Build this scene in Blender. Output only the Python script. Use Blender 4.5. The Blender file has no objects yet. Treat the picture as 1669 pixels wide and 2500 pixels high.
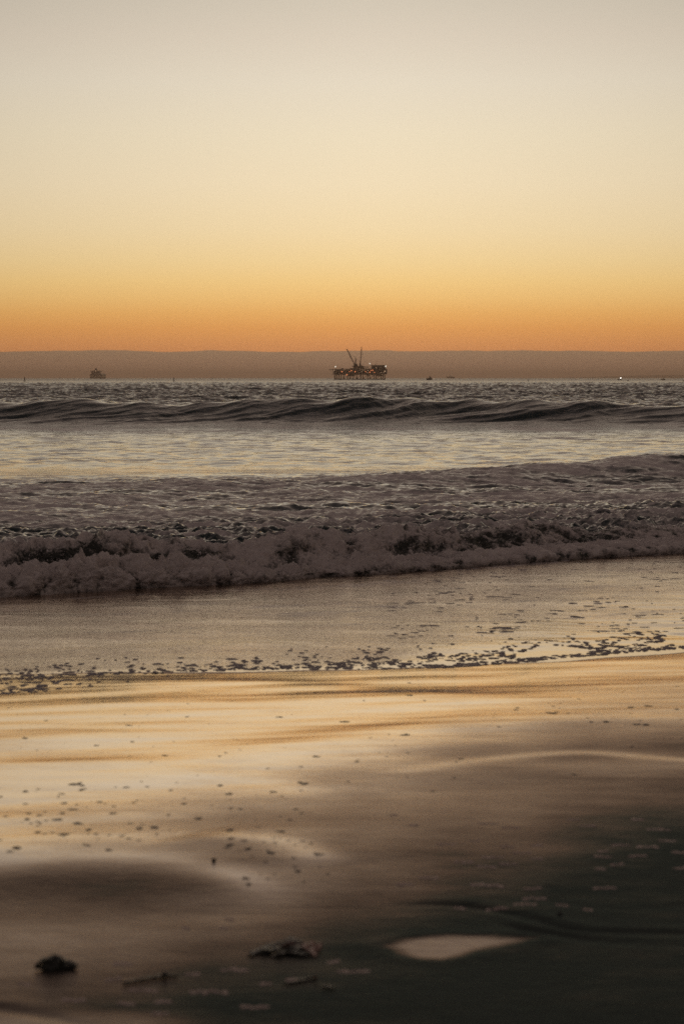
import bpy, math, random
import numpy as np
from mathutils import Vector, noise as mnoise

R = math.radians
sc = bpy.context.scene
col = sc.collection

# ------------------------------------------------------------------ camera
H = 2.5                      # eye above mean sea level, metres
FPX = 5700.0                 # focal length in photo pixels (2500 tall)
PITCH = math.atan((1250 - 922) / FPX)
cam = bpy.data.cameras.new('camera')
cam.sensor_fit = 'VERTICAL'
cam.sensor_height = 36.0
cam.lens = 36.0 * FPX / 2500.0
cam.clip_start = 0.1
cam.clip_end = 90000
cam.dof.use_dof = True
cam.dof.focus_distance = 60.0
cam.dof.aperture_fstop = 4.2
cam_ob = bpy.data.objects.new('camera', cam)
cam_ob.location = (0, 0, H)
cam_ob.rotation_euler = (math.pi / 2 - PITCH, 0, 0)
col.objects.link(cam_ob)
sc.camera = cam_ob

# ------------------------------------------------------------------ view
sc.view_settings.view_transform = 'Standard'
sc.view_settings.look = 'None'
sc.view_settings.exposure = 0.0
sc.view_settings.gamma = 1.0
sc.cycles.use_denoising = False
sc.cycles.max_bounces = 6
sc.cycles.volume_bounces = 0
sc.cycles.caustics_reflective = False
sc.cycles.sample_clamp_indirect = 4.0


def lin(r, g, b):
    def f(c):
        c /= 255.0
        return c / 12.92 if c <= 0.04045 else ((c + 0.055) / 1.055) ** 2.4
    return (f(r), f(g), f(b), 1.0)


def row_z(r):                # sine of the elevation seen at photo row r
    return math.sin(math.atan((1250 - r) / FPX) - PITCH)


# ------------------------------------------------------------------ sky
world = bpy.data.worlds.new('World')
sc.world = world
world.use_nodes = True
nt = world.node_tree
nt.nodes.clear()
N = nt.nodes.new
L = nt.links.new


def wmath(op, a, b=None, c=None, clamp=False):
    n = N('ShaderNodeMath')
    n.operation = op
    n.use_clamp = clamp
    for i, v in enumerate((a, b, c)):
        if v is None:
            continue
        if isinstance(v, (int, float)):
            n.inputs[i].default_value = v
        else:
            L(v, n.inputs[i])
    return n.outputs[0]


tc = N('ShaderNodeTexCoord')
sep = N('ShaderNodeSeparateXYZ')
L(tc.outputs['Generated'], sep.inputs[0])
zz = sep.outputs['Z']
# elevation on a compressed scale so that the low stops get room: t = sqrt(z)
t_el = wmath('SQRT', wmath('MAXIMUM', zz, 0.0))
STOPS = [(921, (160, 122, 100)), (858, (158, 129, 101))]
SKY = [(857, (203, 135, 82)), (835, (208, 141, 83)), (800, (219, 153, 85)), (765, (229, 171, 98)), (730, (237, 189, 117)),
       (690, (243, 203, 134)), (640, (245, 213, 154)), (560, (245, 220, 174)), (450, (243, 223, 187)),
       (330, (238, 222, 192)), (200, (230, 217, 195)), (90, (220, 206, 186)), (0, (210, 198, 179))]
ramp = N('ShaderNodeValToRGB')
L(t_el, ramp.inputs[0])
cr = ramp.color_ramp
cr.interpolation = 'LINEAR'
stops = []
for r, c in SKY:
    # the air in front dims the lowest sky; the glow behind it is that much stronger
    g = 1.0 + 0.34 * max(0.0, (r - 560) / 297.0) ** 2.2
    lc = lin(*c)
    stops.append((math.sqrt(row_z(r)), (lc[0] * g, lc[1] * g, lc[2] * g, 1)))
stops.append((math.sqrt(math.sin(R(14))), (0.52, 0.41, 0.32, 1)))
stops.append((math.sqrt(math.sin(R(24))), (0.40, 0.295, 0.23, 1)))
stops.append((math.sqrt(math.sin(R(40))), (0.29, 0.215, 0.185, 1)))
stops.append((math.sqrt(math.sin(R(65))), (0.22, 0.167, 0.152, 1)))
cr.elements[0].position = 0.0
cr.elements[0].color = stops[0][1]
cr.elements[1].position = 1.0
cr.elements[1].color = (0.19, 0.16, 0.158, 1)
for p, c in stops:
    e = cr.elements.new(p)
    e.color = c
# dusk side of the sky (behind the camera)
ramp_e = N('ShaderNodeValToRGB')
L(t_el, ramp_e.inputs[0])
ce = ramp_e.color_ramp
ce.elements[0].color = (0.21, 0.17, 0.165, 1)
ce.elements[1].color = (0.19, 0.16, 0.158, 1)
e = ce.elements.new(0.35)
e.color = (0.29, 0.23, 0.22, 1)
hor = wmath('SQRT', wmath('ADD', wmath('MULTIPLY', sep.outputs['X'], sep.outputs['X']),
                          wmath('ADD', wmath('MULTIPLY', sep.outputs['Y'], sep.outputs['Y']), 1e-6)))
caz = wmath('DIVIDE', sep.outputs['Y'], hor)
az = wmath('POWER', wmath('MULTIPLY_ADD', caz, 0.5, 0.5, clamp=True), 1.6)
mixw = N('ShaderNodeMix')
mixw.data_type = 'RGBA'
L(az, mixw.inputs['Factor'])
L(ramp_e.outputs[0], mixw.inputs[6])
L(ramp.outputs[0], mixw.inputs[7])
# glow narrows a little to the sides of where the sun went down
side = wmath('DIVIDE', sep.outputs['X'], hor)
dim = wmath('SUBTRACT', 1.0, wmath('MULTIPLY', wmath('POWER', wmath('ABSOLUTE', wmath('SUBTRACT', side, 0.015)), 1.5), 2.6), clamp=True)
dim = wmath('MAXIMUM', dim, 0.45)
dimc = N('ShaderNodeVectorMath')
dimc.operation = 'SCALE'
L(mixw.outputs[2], dimc.inputs[0])
L(dim, dimc.inputs['Scale'])
# fog bank lying along the horizon: uneven top edge
mp = N('ShaderNodeMapping')
mp.inputs['Scale'].default_value = (24, 24, 0)
L(tc.outputs['Generated'], mp.inputs[0])
nz = N('ShaderNodeTexNoise')
nz.inputs['Scale'].default_value = 1.0
nz.inputs['Detail'].default_value = 6
nz.inputs['Roughness'].default_value = 0.55
L(mp.outputs[0], nz.inputs['Vector'])
top = wmath('MULTIPLY_ADD', nz.outputs[0], 0.0034, row_z(858) - 0.0017)
edge = wmath('DIVIDE', wmath('SUBTRACT', zz, top), 0.0004, clamp=True)
edge = wmath('SMOOTHSTEP', edge, 0.0, 1.0) if False else edge
bank = N('ShaderNodeMix')
bank.data_type = 'RGBA'
L(wmath('DIVIDE', zz, row_z(858), clamp=True), bank.inputs['Factor'])
bank.inputs[6].default_value = lin(*STOPS[0][1])
bank.inputs[7].default_value = lin(*STOPS[1][1])
mixb = N('ShaderNodeMix')
mixb.data_type = 'RGBA'
L(edge, mixb.inputs['Factor'])
bk = N('ShaderNodeVectorMath')
bk.operation = 'SCALE'
L(bank.outputs[2], bk.inputs[0])
L(dim, bk.inputs['Scale'])
L(bk.outputs[0], mixb.inputs[6])
L(dimc.outputs[0], mixb.inputs[7])
bg = N('ShaderNodeBackground')
L(mixb.outputs[2], bg.inputs[0])
bg.inputs[1].default_value = 1.0
# the sky model adds the blue of dusk, with its sun just set behind the fog bank
sky = N('ShaderNodeTexSky')
sky.sky_type = 'NISHITA'
sky.sun_disc = False
sky.sun_elevation = R(-3.0)
sky.sun_rotation = R(0.0)
bg2 = N('ShaderNodeBackground')
L(sky.outputs[0], bg2.inputs[0])
bg2.inputs[1].default_value = 0.08
add = N('ShaderNodeAddShader')
L(bg.outputs[0], add.inputs[0])
L(bg2.outputs[0], add.inputs[1])
wo = N('ShaderNodeOutputWorld')
L(add.outputs[0], wo.inputs[0])

# ------------------------------------------------------------------ helpers


def tag(o, label=None, cat=None, group=None, kind=None):
    if label:
        o['label'] = label
    if cat:
        o['category'] = cat
    if group:
        o['group'] = group
    if kind:
        o['kind'] = kind
    return o


def empty(name, loc, rz=0.0):
    o = bpy.data.objects.new(name, None)
    o.location = loc
    o.rotation_euler = (0, 0, rz)
    o.empty_display_size = 0.1
    col.objects.link(o)
    return o


def ray(x, r):
    vx = (x - 834.5) / FPX
    vy = -(r - 1250) / FPX
    c, s = math.cos(PITCH), math.sin(PITCH)
    return Vector((vx, c + vy * s, -s + vy * c))


def at(x, r, Y):
    d = ray(x, r)
    k = Y / d.y
    return Vector((0, 0, H)) + d * k


# vectorised gradient noise -----------------------------------------
_rng = np.random.RandomState(7)
_perm = _rng.permutation(256).astype(np.int32)
_perm = np.concatenate([_perm, _perm, _perm])
_ang = np.linspace(0, 2 * np.pi, 32, endpoint=False)
_g2 = np.stack([np.cos(_ang), np.sin(_ang)], 1).astype(np.float32)
_g3 = _rng.normal(size=(256, 3)).astype(np.float32)
_g3 /= np.linalg.norm(_g3, axis=1, keepdims=True)


def noise2(x, y, seed=0):
    x = np.asarray(x, np.float32) + seed * 17.31
    y = np.asarray(y, np.float32) + seed * 9.77
    xi = np.floor(x).astype(np.int32)
    yi = np.floor(y).astype(np.int32)
    xf = x - xi
    yf = y - yi
    u = xf * xf * xf * (xf * (xf * 6 - 15) + 10)
    v = yf * yf * yf * (yf * (yf * 6 - 15) + 10)

    def g(ix, iy, dx, dy):
        h = _perm[_perm[ix & 255] + (iy & 255)] & 31
        gg = _g2[h]
        return gg[..., 0] * dx + gg[..., 1] * dy
    a = g(xi, yi, xf, yf)
    b = g(xi + 1, yi, xf - 1, yf)
    c = g(xi, yi + 1, xf, yf - 1)
    d = g(xi + 1, yi + 1, xf - 1, yf - 1)
    return ((a + u * (b - a)) * (1 - v) + (c + u * (d - c)) * v) * 1.5


def noise3(x, y, z, seed=0):
    x = np.asarray(x, np.float32) + seed * 11.3
    y = np.asarray(y, np.float32) + seed * 5.7
    z = np.asarray(z, np.float32) + seed * 3.1
    xi, yi, zi = (np.floor(q).astype(np.int32) for q in (x, y, z))
    xf, yf, zf = x - xi, y - yi, z - zi
    u, v, w = (q * q * q * (q * (q * 6 - 15) + 10) for q in (xf, yf, zf))

    def g(i, j, k):
        h = _perm[_perm[_perm[(xi + i) & 255] + ((yi + j) & 255)] + ((zi + k) & 255)]
        gg = _g3[h]
        return gg[..., 0] * (xf - i) + gg[..., 1] * (yf - j) + gg[..., 2] * (zf - k)
    r0 = g(0, 0, 0) * (1 - u) + g(1, 0, 0) * u
    r1 = g(0, 1, 0) * (1 - u) + g(1, 1, 0) * u
    r2 = g(0, 0, 1) * (1 - u) + g(1, 0, 1) * u
    r3 = g(0, 1, 1) * (1 - u) + g(1, 1, 1) * u
    return ((r0 * (1 - v) + r1 * v) * (1 - w) + (r2 * (1 - v) + r3 * v) * w) * 1.4


def fbm2(x, y, octv=4, gain=0.5, seed=0, lac=2.03):
    s = 0
    a = 1.0
    for i in range(octv):
        s = s + a * noise2(x, y, seed + i)
        x = x * lac
        y = y * lac
        a *= gain
    return s


def sstep(a, b, x):
    t = np.clip((x - a) / (b - a), 0, 1)
    return t * t * (3 - 2 * t)


def grid_mesh(name, P, mat, attrs=None, smooth=True, kind=None):
    """P: (rows, cols, 3) array of points -> one mesh of quads."""
    nr, nc, _ = P.shape
    me = bpy.data.meshes.new(name)
    me.vertices.add(nr * nc)
    me.vertices.foreach_set('co', P.reshape(-1).astype(np.float32))
    idx = np.arange(nr * nc, dtype=np.int32).reshape(nr, nc)
    q = np.stack([idx[:-1, :-1], idx[:-1, 1:], idx[1:, 1:], idx[1:, :-1]], -1).reshape(-1, 4)
    nf = len(q)
    me.loops.add(nf * 4)
    me.loops.foreach_set('vertex_index', q.reshape(-1))
    me.polygons.add(nf)
    me.polygons.foreach_set('loop_start', np.arange(0, nf * 4, 4, dtype=np.int32))
    me.polygons.foreach_set('loop_total', np.full(nf, 4, dtype=np.int32))
    me.polygons.foreach_set('use_smooth', np.full(nf, smooth))
    me.update(calc_edges=True)
    for k, v in (attrs or {}).items():
        a = me.attributes.new(k, 'FLOAT', 'POINT')
        a.data.foreach_set('value', np.ascontiguousarray(v, np.float32).reshape(-1))
    me.materials.append(mat)
    o = bpy.data.objects.new(name, me)
    col.objects.link(o)
    if kind:
        o['kind'] = kind
    return o


class NT:
    """small node-tree writer"""

    def __init__(self, name):
        self.m = bpy.data.materials.new(name)
        self.m.use_nodes = True
        self.t = self.m.node_tree
        self.t.nodes.clear()
        self.out = self.t.nodes.new('ShaderNodeOutputMaterial')

    def n(self, typ, props=None, **ins):
        nd = self.t.nodes.new(typ)
        for k, v in (props or {}).items():
            setattr(nd, k, v)
        for k, v in ins.items():
            k = k.replace('_', ' ')
            s = nd.inputs[int(k[1:])] if (k[0] == 'i' and k[1:].isdigit()) else nd.inputs[k]
            if isinstance(v, bpy.types.NodeSocket):
                self.t.links.new(v, s)
            else:
                s.default_value = v
        return nd

    def math(self, op, a, b=0.0, c=0.0, clamp=False):
        return self.n('ShaderNodeMath', {'operation': op, 'use_clamp': clamp}, i0=a, i1=b, i2=c).outputs[0]

    def mixc(self, f, a, b):
        return self.n('ShaderNodeMix', {'data_type': 'RGBA'}, i0=f, i6=a, i7=b).outputs[2]

    def mixf(self, f, a, b):
        return self.n('ShaderNodeMix', {'data_type': 'FLOAT'}, i0=f, i2=a, i3=b).outputs[0]

    def attr(self, name):
        return self.n('ShaderNodeAttribute', {'attribute_name': name}).outputs['Fac']

    def coords(self, scale=(1, 1, 1), rot=(0, 0, 0)):
        g = self.n('ShaderNodeNewGeometry')
        return self.n('ShaderNodeMapping', Vector=g.outputs['Position'], Scale=scale, Rotation=rot).outputs[0]

    def noise(self, vec, scale, detail=4, rough=0.5, dist=0.0):
        return self.n('ShaderNodeTexNoise', Vector=vec, Scale=scale, Detail=detail, Roughness=rough, Distortion=dist).outputs[0]

    def surf(self, s):
        self.t.links.new(s, self.out.inputs[0])
        return self.m


# ------------------------------------------------------------------ shapes of beach and sea
def foot_y(X):               # where the broken wave meets the swash
    return 29.1 + 0.78 * X + 0.22 * noise2(X * 0.45, X * 0 + 3.3) + 0.10 * noise2(X * 1.7, X * 0 + 9.3)


def edge_y(X):               # upper edge of the swash
    return 18.7 + 0.16 * X + 0.19 * X * X * (X > 0) / (1 + 0.03 * np.abs(X)) + 0.30 * noise2(X * 0.5, X * 0 + 1.3) + 0.10 * noise2(X * 1.9, X * 0 + 5.1)


def sand_base(Y):
    z = 0.14 + (19.0 - Y) * 0.0475
    t = np.maximum(10.5 - Y, 0)
    z = z - 0.022 * t * t / (t + 1.5)
    z = np.where(Y < 3.0, 0.14 + 16 * 0.0475 - 0.022 * 7.5 ** 2 / 9 + (3.0 - Y) * 0.02, z)
    return np.maximum(z, -3.0)


def gauss(x, s):
    return np.exp(-(x / s) ** 2)


def sand_world(x, r, it=6):
    """photo pixel -> point on the beach"""
    d = ray(x, r)
    Y = 10.0
    for _ in range(20):
        z = float(sand_base(np.float64(Y)))
        Y = (z - H) / (d.z / d.y)
    return Vector((d.x / d.y * Y, Y, float(sand_base(np.float64(Y)))))


def polyline_dist(X, Y, pts):
    """signed-ish distance and parameter to a polyline in the beach plane"""
    best = np.full(X.shape, 1e9)
    sgn = np.zeros(X.shape)
    par = np.zeros(X.shape)
    n = len(pts) - 1
    for i, ((x0, y0), (x1, y1)) in enumerate(zip(pts[:-1], pts[1:])):
        dx, dy = x1 - x0, y1 - y0
        l2 = dx * dx + dy * dy
        t = np.clip(((X - x0) * dx + (Y - y0) * dy) / l2, 0, 1)
        ex, ey = X - (x0 + t * dx), Y - (y0 + t * dy)
        d = np.hypot(ex, ey)
        s = np.sign(dx * (Y - y0) - dy * (X - x0))
        m = d < best
        best = np.where(m, d, best)
        sgn = np.where(m, s, sgn)
        par = np.where(m, (i + t) / n, par)
    taper = sstep(0, 0.22, par) * sstep(1, 0.72, par)
    return best, sgn, taper


def spline_px(pts, n=8):
    w = [sand_world(*p) for p in pts]
    out = []
    for i in range(len(w) - 1):
        p0, p1, p2, p3 = w[max(i - 1, 0)], w[i], w[i + 1], w[min(i + 2, len(w) - 1)]
        for k in range(n):
            t = k / n
            q = 0.5 * ((2 * p1) + (-p0 + p2) * t + (2 * p0 - 5 * p1 + 4 * p2 - p3) * t * t + (-p0 + 3 * p1 - 3 * p2 + p3) * t ** 3)
            out.append((q.x, q.y))
    out.append((w[-1].x, w[-1].y))
    return out


# ridge crest of the low sand bar at the left and the marks in the foreground, read off the photograph
BAR = spline_px([(-260, 2140), (0, 2128), (180, 2116), (330, 2116), (430, 2126), (520, 2150), (600, 2185), (660, 2230)])
BAR2 = spline_px([(430, 2050), (560, 2062), (650, 2075), (720, 2105), (790, 2130)])
BAR3 = spline_px([(900, 1905), (1150, 1868), (1400, 1845), (1560, 1858), (1700, 1868), (2000, 1880)])
# places where the sand falls away a little faster, turning the film of water to the low glow
DROPS = [(spline_px([(-300, 1858), (0, 1850), (250, 1846), (480, 1838), (640, 1812), (800, 1788), (1000, 1766), (1250, 1745)]), 0.0060, 0.36),
         (spline_px([(100, 1682), (250, 1668), (420, 1660), (600, 1660), (850, 1672), (1100, 1690), (1400, 1700), (1800, 1712)]), 0.0045, 0.38),
         (spline_px([(600, 1720), (760, 1700), (950, 1688), (1100, 1680)]), 0.003, 0.25),
         (spline_px([(-200, 1990), (100, 1975), (350, 1965), (600, 1978)]), 0.004, 0.3),
         (spline_px([(560, 1900), (800, 1880), (1050, 1862), (1250, 1850)]), 0.005, 0.3)]
GROOVES = [spline_px(p) for p in (
    [(900, 2212), (1100, 2205), (1250, 2228), (1380, 2262), (1500, 2272), (1700, 2276), (2000, 2278)],
    [(1180, 2240), (1290, 2268), (1420, 2292), (1560, 2303), (1700, 2312), (2000, 2330)],
    [(1250, 2175), (1340, 2195), (1430, 2210), (1560, 2214), (1700, 2208), (2000, 2190)],
    [(-200, 2440), (0, 2462), (120, 2480), (260, 2520)],
)]
PC = sand_world(1095, 2309)   # standing puddle in the foreground
PL = spline_px([(950, 2306), (1010, 2289), (1130, 2283), (1280, 2289), (1285, 2290), (1190, 2308), (1120, 2325), (1060, 2332), (1000, 2326), (950, 2306)], 4)


def inside(X, Y, poly):
    c = np.zeros(X.shape, bool)
    n = len(poly)
    for i in range(n):
        x0, y0 = poly[i]
        x1, y1 = poly[(i + 1) % n]
        if y0 == y1:
            continue
        m = ((y0 > Y) != (y1 > Y)) & (X < (x1 - x0) * (Y - y0) / (y1 - y0) + x0)
        c ^= m
    return c


def px_of(X, Y, Z):
    """photo pixel of world points, used only to read features off the photograph"""
    c, s = math.cos(PITCH), math.sin(PITCH)
    dz = Z - H
    f = Y * c - dz * s
    u = Y * s + dz * c
    return 834.5 + FPX * X / f, 1250 - FPX * u / f


def sand_height(X, Y):
    z = sand_base(Y)
    near = sstep(24, 17, Y)
    # long low undulations running along the shore
    wx = X * 0.24 + 0.10 * Y
    wy = Y * 0.50 - 0.33 * X
    z = z + near * 0.012 * fbm2(wx, wy, 3, 0.33, 11)
    for pl, a, wd in DROPS:
        d, s, tp = polyline_dist(X, Y, pl)
        z = z - tp * a * 1.2 * np.tanh(np.where(s > 0, d, -d) / wd) * gauss(d, wd * 2.2)
    z = z + near * 0.0015 * fbm2(X * 0.6, Y * 2.1 - 0.5 * X, 2, 0.5, 23)
    z = z + near * 0.00012 * fbm2(X * 1.2, Y * 9 - 2.2 * X, 2, 0.5, 31)
    # low bars: soft back, steeper face to the viewer
    for pl, h, wb, wf in ((BAR, 0.023, 0.75, 0.45), (BAR2, 0.011, 0.5, 0.3), (BAR3, 0.011, 1.2, 0.8)):
        d, s, tp = polyline_dist(X, Y, pl)
        far = s > 0
        z = z + tp * h * np.where(far, gauss(d, wb), gauss(d, wf))
    for pl in GROOVES:
        d, s, tp = polyline_dist(X, Y, pl)
        z = z + tp * (0.55 + 0.9 * noise2(X * 2.3, Y * 2.3, 55)) * (-0.009 * gauss(d + 0.02 * noise2(X * 6, Y * 6, 56), 0.035) + 0.003 * gauss(d - 0.08, 0.05))
    return z


WX = np.array([0, 300, 600, 900, 1200, 1500, 1669], float)
WR = np.array([1560, 1740, 1800, 1835, 1865, 1900, 1950, 2000, 2050, 2100, 2160, 2220, 2270, 2330, 2400, 2460, 2500], float)
WT = np.array([
    [1.0, 1.0, 1.0, 1.0, 1.0, 1.0, 1.0],
    [1.0, 1.0, 1.0, 1.0, 0.95, 0.85, 0.8],
    [0.95, 1.0, 1.0, 0.95, 0.7, 0.45, 0.35],
    [0.9, 1.0, 1.0, 0.85, 0.45, 0.3, 0.2],
    [0.95, 1.0, 0.95, 0.75, 0.55, 0.6, 0.5],
    [1.0, 1.0, 0.9, 0.6, 0.42, 0.34, 0.28],
    [0.95, 0.9, 0.65, 0.5, 0.38, 0.28, 0.2],
    [0.9, 0.8, 0.48, 0.4, 0.32, 0.16, 0.08],
    [0.9, 0.8, 0.6, 0.38, 0.26, 0.06, 0.0],
    [0.85, 0.7, 0.6, 0.34, 0.16, 0.02, 0.0],
    [0.34, 0.28, 0.45, 0.30, 0.12, 0.02, 0.0],
    [0.36, 0.32, 0.38, 0.18, 0.04, 0.0, 0.0],
    [0.48, 0.44, 0.36, 0.10, 0.0, 0.0, 0.0],
    [0.44, 0.36, 0.16, 0.02, 0.0, 0.0, 0.0],
    [0.36, 0.22, 0.04, 0.0, 0.0, 0.0, 0.0],
    [0.28, 0.12, 0.0, 0.0, 0.0, 0.0, 0.0],
    [0.52, 0.34, 0.05, 0.0, 0.0, 0.0, 0.0]])


def wetness(X, Y):
    """how much water the sand holds: film left by the last wave above, draining sand below; bar highlights and shade added"""
    x, r = px_of(X, Y, sand_base(Y))
    x = x + 90 * noise2(X * 1.1, Y * 1.3, 3)
    r = r + 16 * noise2(X * 0.8, Y * 1.1, 4) + 5 * noise2(X * 2.8, Y * 3.1, 5)
    x = np.clip(x, 0, 1669)
    r = np.clip(r, 1560, 2500)
    i = np.clip(np.searchsorted(WR, r) - 1, 0, len(WR) - 2)
    j = np.clip(np.searchsorted(WX, x) - 1, 0, len(WX) - 2)
    fr = (r - WR[i]) / (WR[i + 1] - WR[i])
    fx = (x - WX[j]) / (WX[j + 1] - WX[j])
    fr = fr * fr * (3 - 2 * fr)
    fx = fx * fx * (3 - 2 * fx)
    w = (WT[i, j] * (1 - fx) + WT[i, j + 1] * fx) * (1 - fr) + (WT[i + 1, j] * (1 - fx) + WT[i + 1, j + 1] * fx) * fr
    for pl, k, wd in ((BAR, 0.38, 0.40), (BAR2, 0.3, 0.25), (BAR3, 0.25, 0.7)):
        d, s, tp = polyline_dist(X, Y, pl)
        sd = np.where(s > 0, d, -d)
        w = w + tp * 0.55 * gauss(sd - 0.08, 0.12) * (1 - w) - w * k * tp * gauss(sd + wd * 0.8, wd)  # rim highlight and darker near face of each bar, put into the wetness
    return w


# ------------------------------------------------------------------ sand
def mat_sand():
    t = NT('wet_sand')
    P = t.coords()
    w0 = t.attr('wet')
    n1 = t.noise(t.coords((0.9, 2.2, 1)), 2.2, 5, 0.55)
    w = t.math('ADD', w0, t.math('ADD', t.math('MULTIPLY', t.math('SUBTRACT', n1, 0.5), 0.26), t.math('MULTIPLY', t.math('SUBTRACT', t.noise(t.coords((1.0, 3.2, 1), (0, 0, R(-6))), 7.0, 6, 0.65), 0.5), 0.22)), clamp=True)
    grain = t.noise(P, 900, 2, 0.6)
    blot = t.noise(P, 3.0, 5, 0.6)
    dry = t.mixc(blot, (0.034, 0.040, 0.037, 1), (0.056, 0.062, 0.056, 1))
    wet = t.mixc(blot, (0.028, 0.018, 0.013, 1), (0.045, 0.029, 0.021, 1))
    base = t.mixc(t.math('POWER', w, 0.5), dry, wet)
    spk = t.math('MULTIPLY_ADD', grain, 0.9, 0.55)
    base = t.n('ShaderNodeVectorMath', {'operation': 'SCALE'}, i0=base, Scale=spk).outputs[0]
    rough = t.mixf(t.math('POWER', w, 0.6), 0.50, 0.02)
    spec = t.mixf(t.math('POWER', w, 0.8), 0.06, 0.5)
    # drag lines of the backwash and the grain of the sand
    str1 = t.noise(t.coords((1.0, 12.0, 1), (0, 0, R(8))), 1.6, 6, 0.62)
    b1 = t.n('ShaderNodeBump', Strength=0.15, Distance=0.006, Height=str1)
    b2 = t.n('ShaderNodeBump', Strength=t.mixf(w, 0.5, 0.0), Distance=0.0015, Height=t.noise(P, 260, 3, 0.6), Normal=b1.outputs[0])
    b3 = t.n('ShaderNodeBump', Strength=t.mixf(w, 0.6, 0.01), Distance=0.01, Height=t.noise(t.coords((1, 2.2, 1)), 14, 4, 0.55), Normal=b2.outputs[0])
    fre = t.n('ShaderNodeFresnel', IOR=t.mixf(w, 1.28, 1.5), Normal=b3.outputs[0]).outputs[0]
    fac = t.math('MULTIPLY', fre, t.mixf(w, 0.13, 1.0), clamp=True)
    gl = t.math('MULTIPLY', t.math('POWER', w, 2.2), 0.62)
    fac = t.math('ADD', fac, t.math('MULTIPLY', t.math('SUBTRACT', 1.0, fac), gl), clamp=True)
    body = t.n('ShaderNodeBsdfDiffuse', Color=base, Normal=b3.outputs[0])
    film = t.n('ShaderNodeBsdfAnisotropic', {'distribution': 'MULTI_GGX'}, Color=t.mixc(t.math('MULTIPLY', w, 5.0, clamp=True), (0.62, 0.80, 0.74, 1), t.mixc(w, (1.0, 0.79, 0.69, 1), (1.0, 0.915, 0.86, 1))), Roughness=rough, Normal=b3.outputs[0])
    mx = t.n('ShaderNodeMixShader', i0=fac, i1=body.outputs[0], i2=film.outputs[0])
    return t.surf(mx.outputs[0])


def build_sand():
    ys = np.concatenate([[-400, -150, -60, -25, -10, -4, 0, 2, 3.4, 4.4], np.arange(5.0, 10, 0.0125), np.arange(10, 24, 0.022),
                         np.arange(24, 36, 0.25), [40, 60, 120, 400]])
    u = np.linspace(-1, 1, 600)
    u = np.concatenate([[-80, -30, -12, -5, -2.6, -1.7, -1.25], u, [1.25, 1.7, 2.6, 5, 12, 30, 80]])
    W = np.clip(ys, 5.0, 24) * 0.165 + 1.3
    Y = np.repeat(ys[:, None], len(u), 1)
    X = W[:, None] * u[None, :]
    Z = sand_height(X, Y)
    wet = wetness(X, Y)
    pud = inside(X, Y, PL) & (X > -5)
    d, _, _ = polyline_dist(X, Y, PL)
    sd = np.where(pud, -d, d)
    # a hollow, flat where the water stands
    zf = float(sand_height(np.array([PC.x]), np.array([PC.y]))[0]) - 0.004
    sd = sd + 0.012 * noise2(X * 9, Y * 9, 57) + 0.006 * noise2(X * 22, Y * 22, 58)
    k = sstep(0.10, 0.0, sd)
    Z = Z * (1 - k) + zf * k
    Z = Z + 0.004 * gauss(sd - 0.06, 0.05)
    wet = np.maximum(wet, sstep(0.045, -0.04, sd) * 0.50)
    P = np.stack([X, Y, Z], -1)
    grid_mesh('beach_sand', P, mat_sand(), {'wet': wet}, kind='structure')


build_sand()


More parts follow.
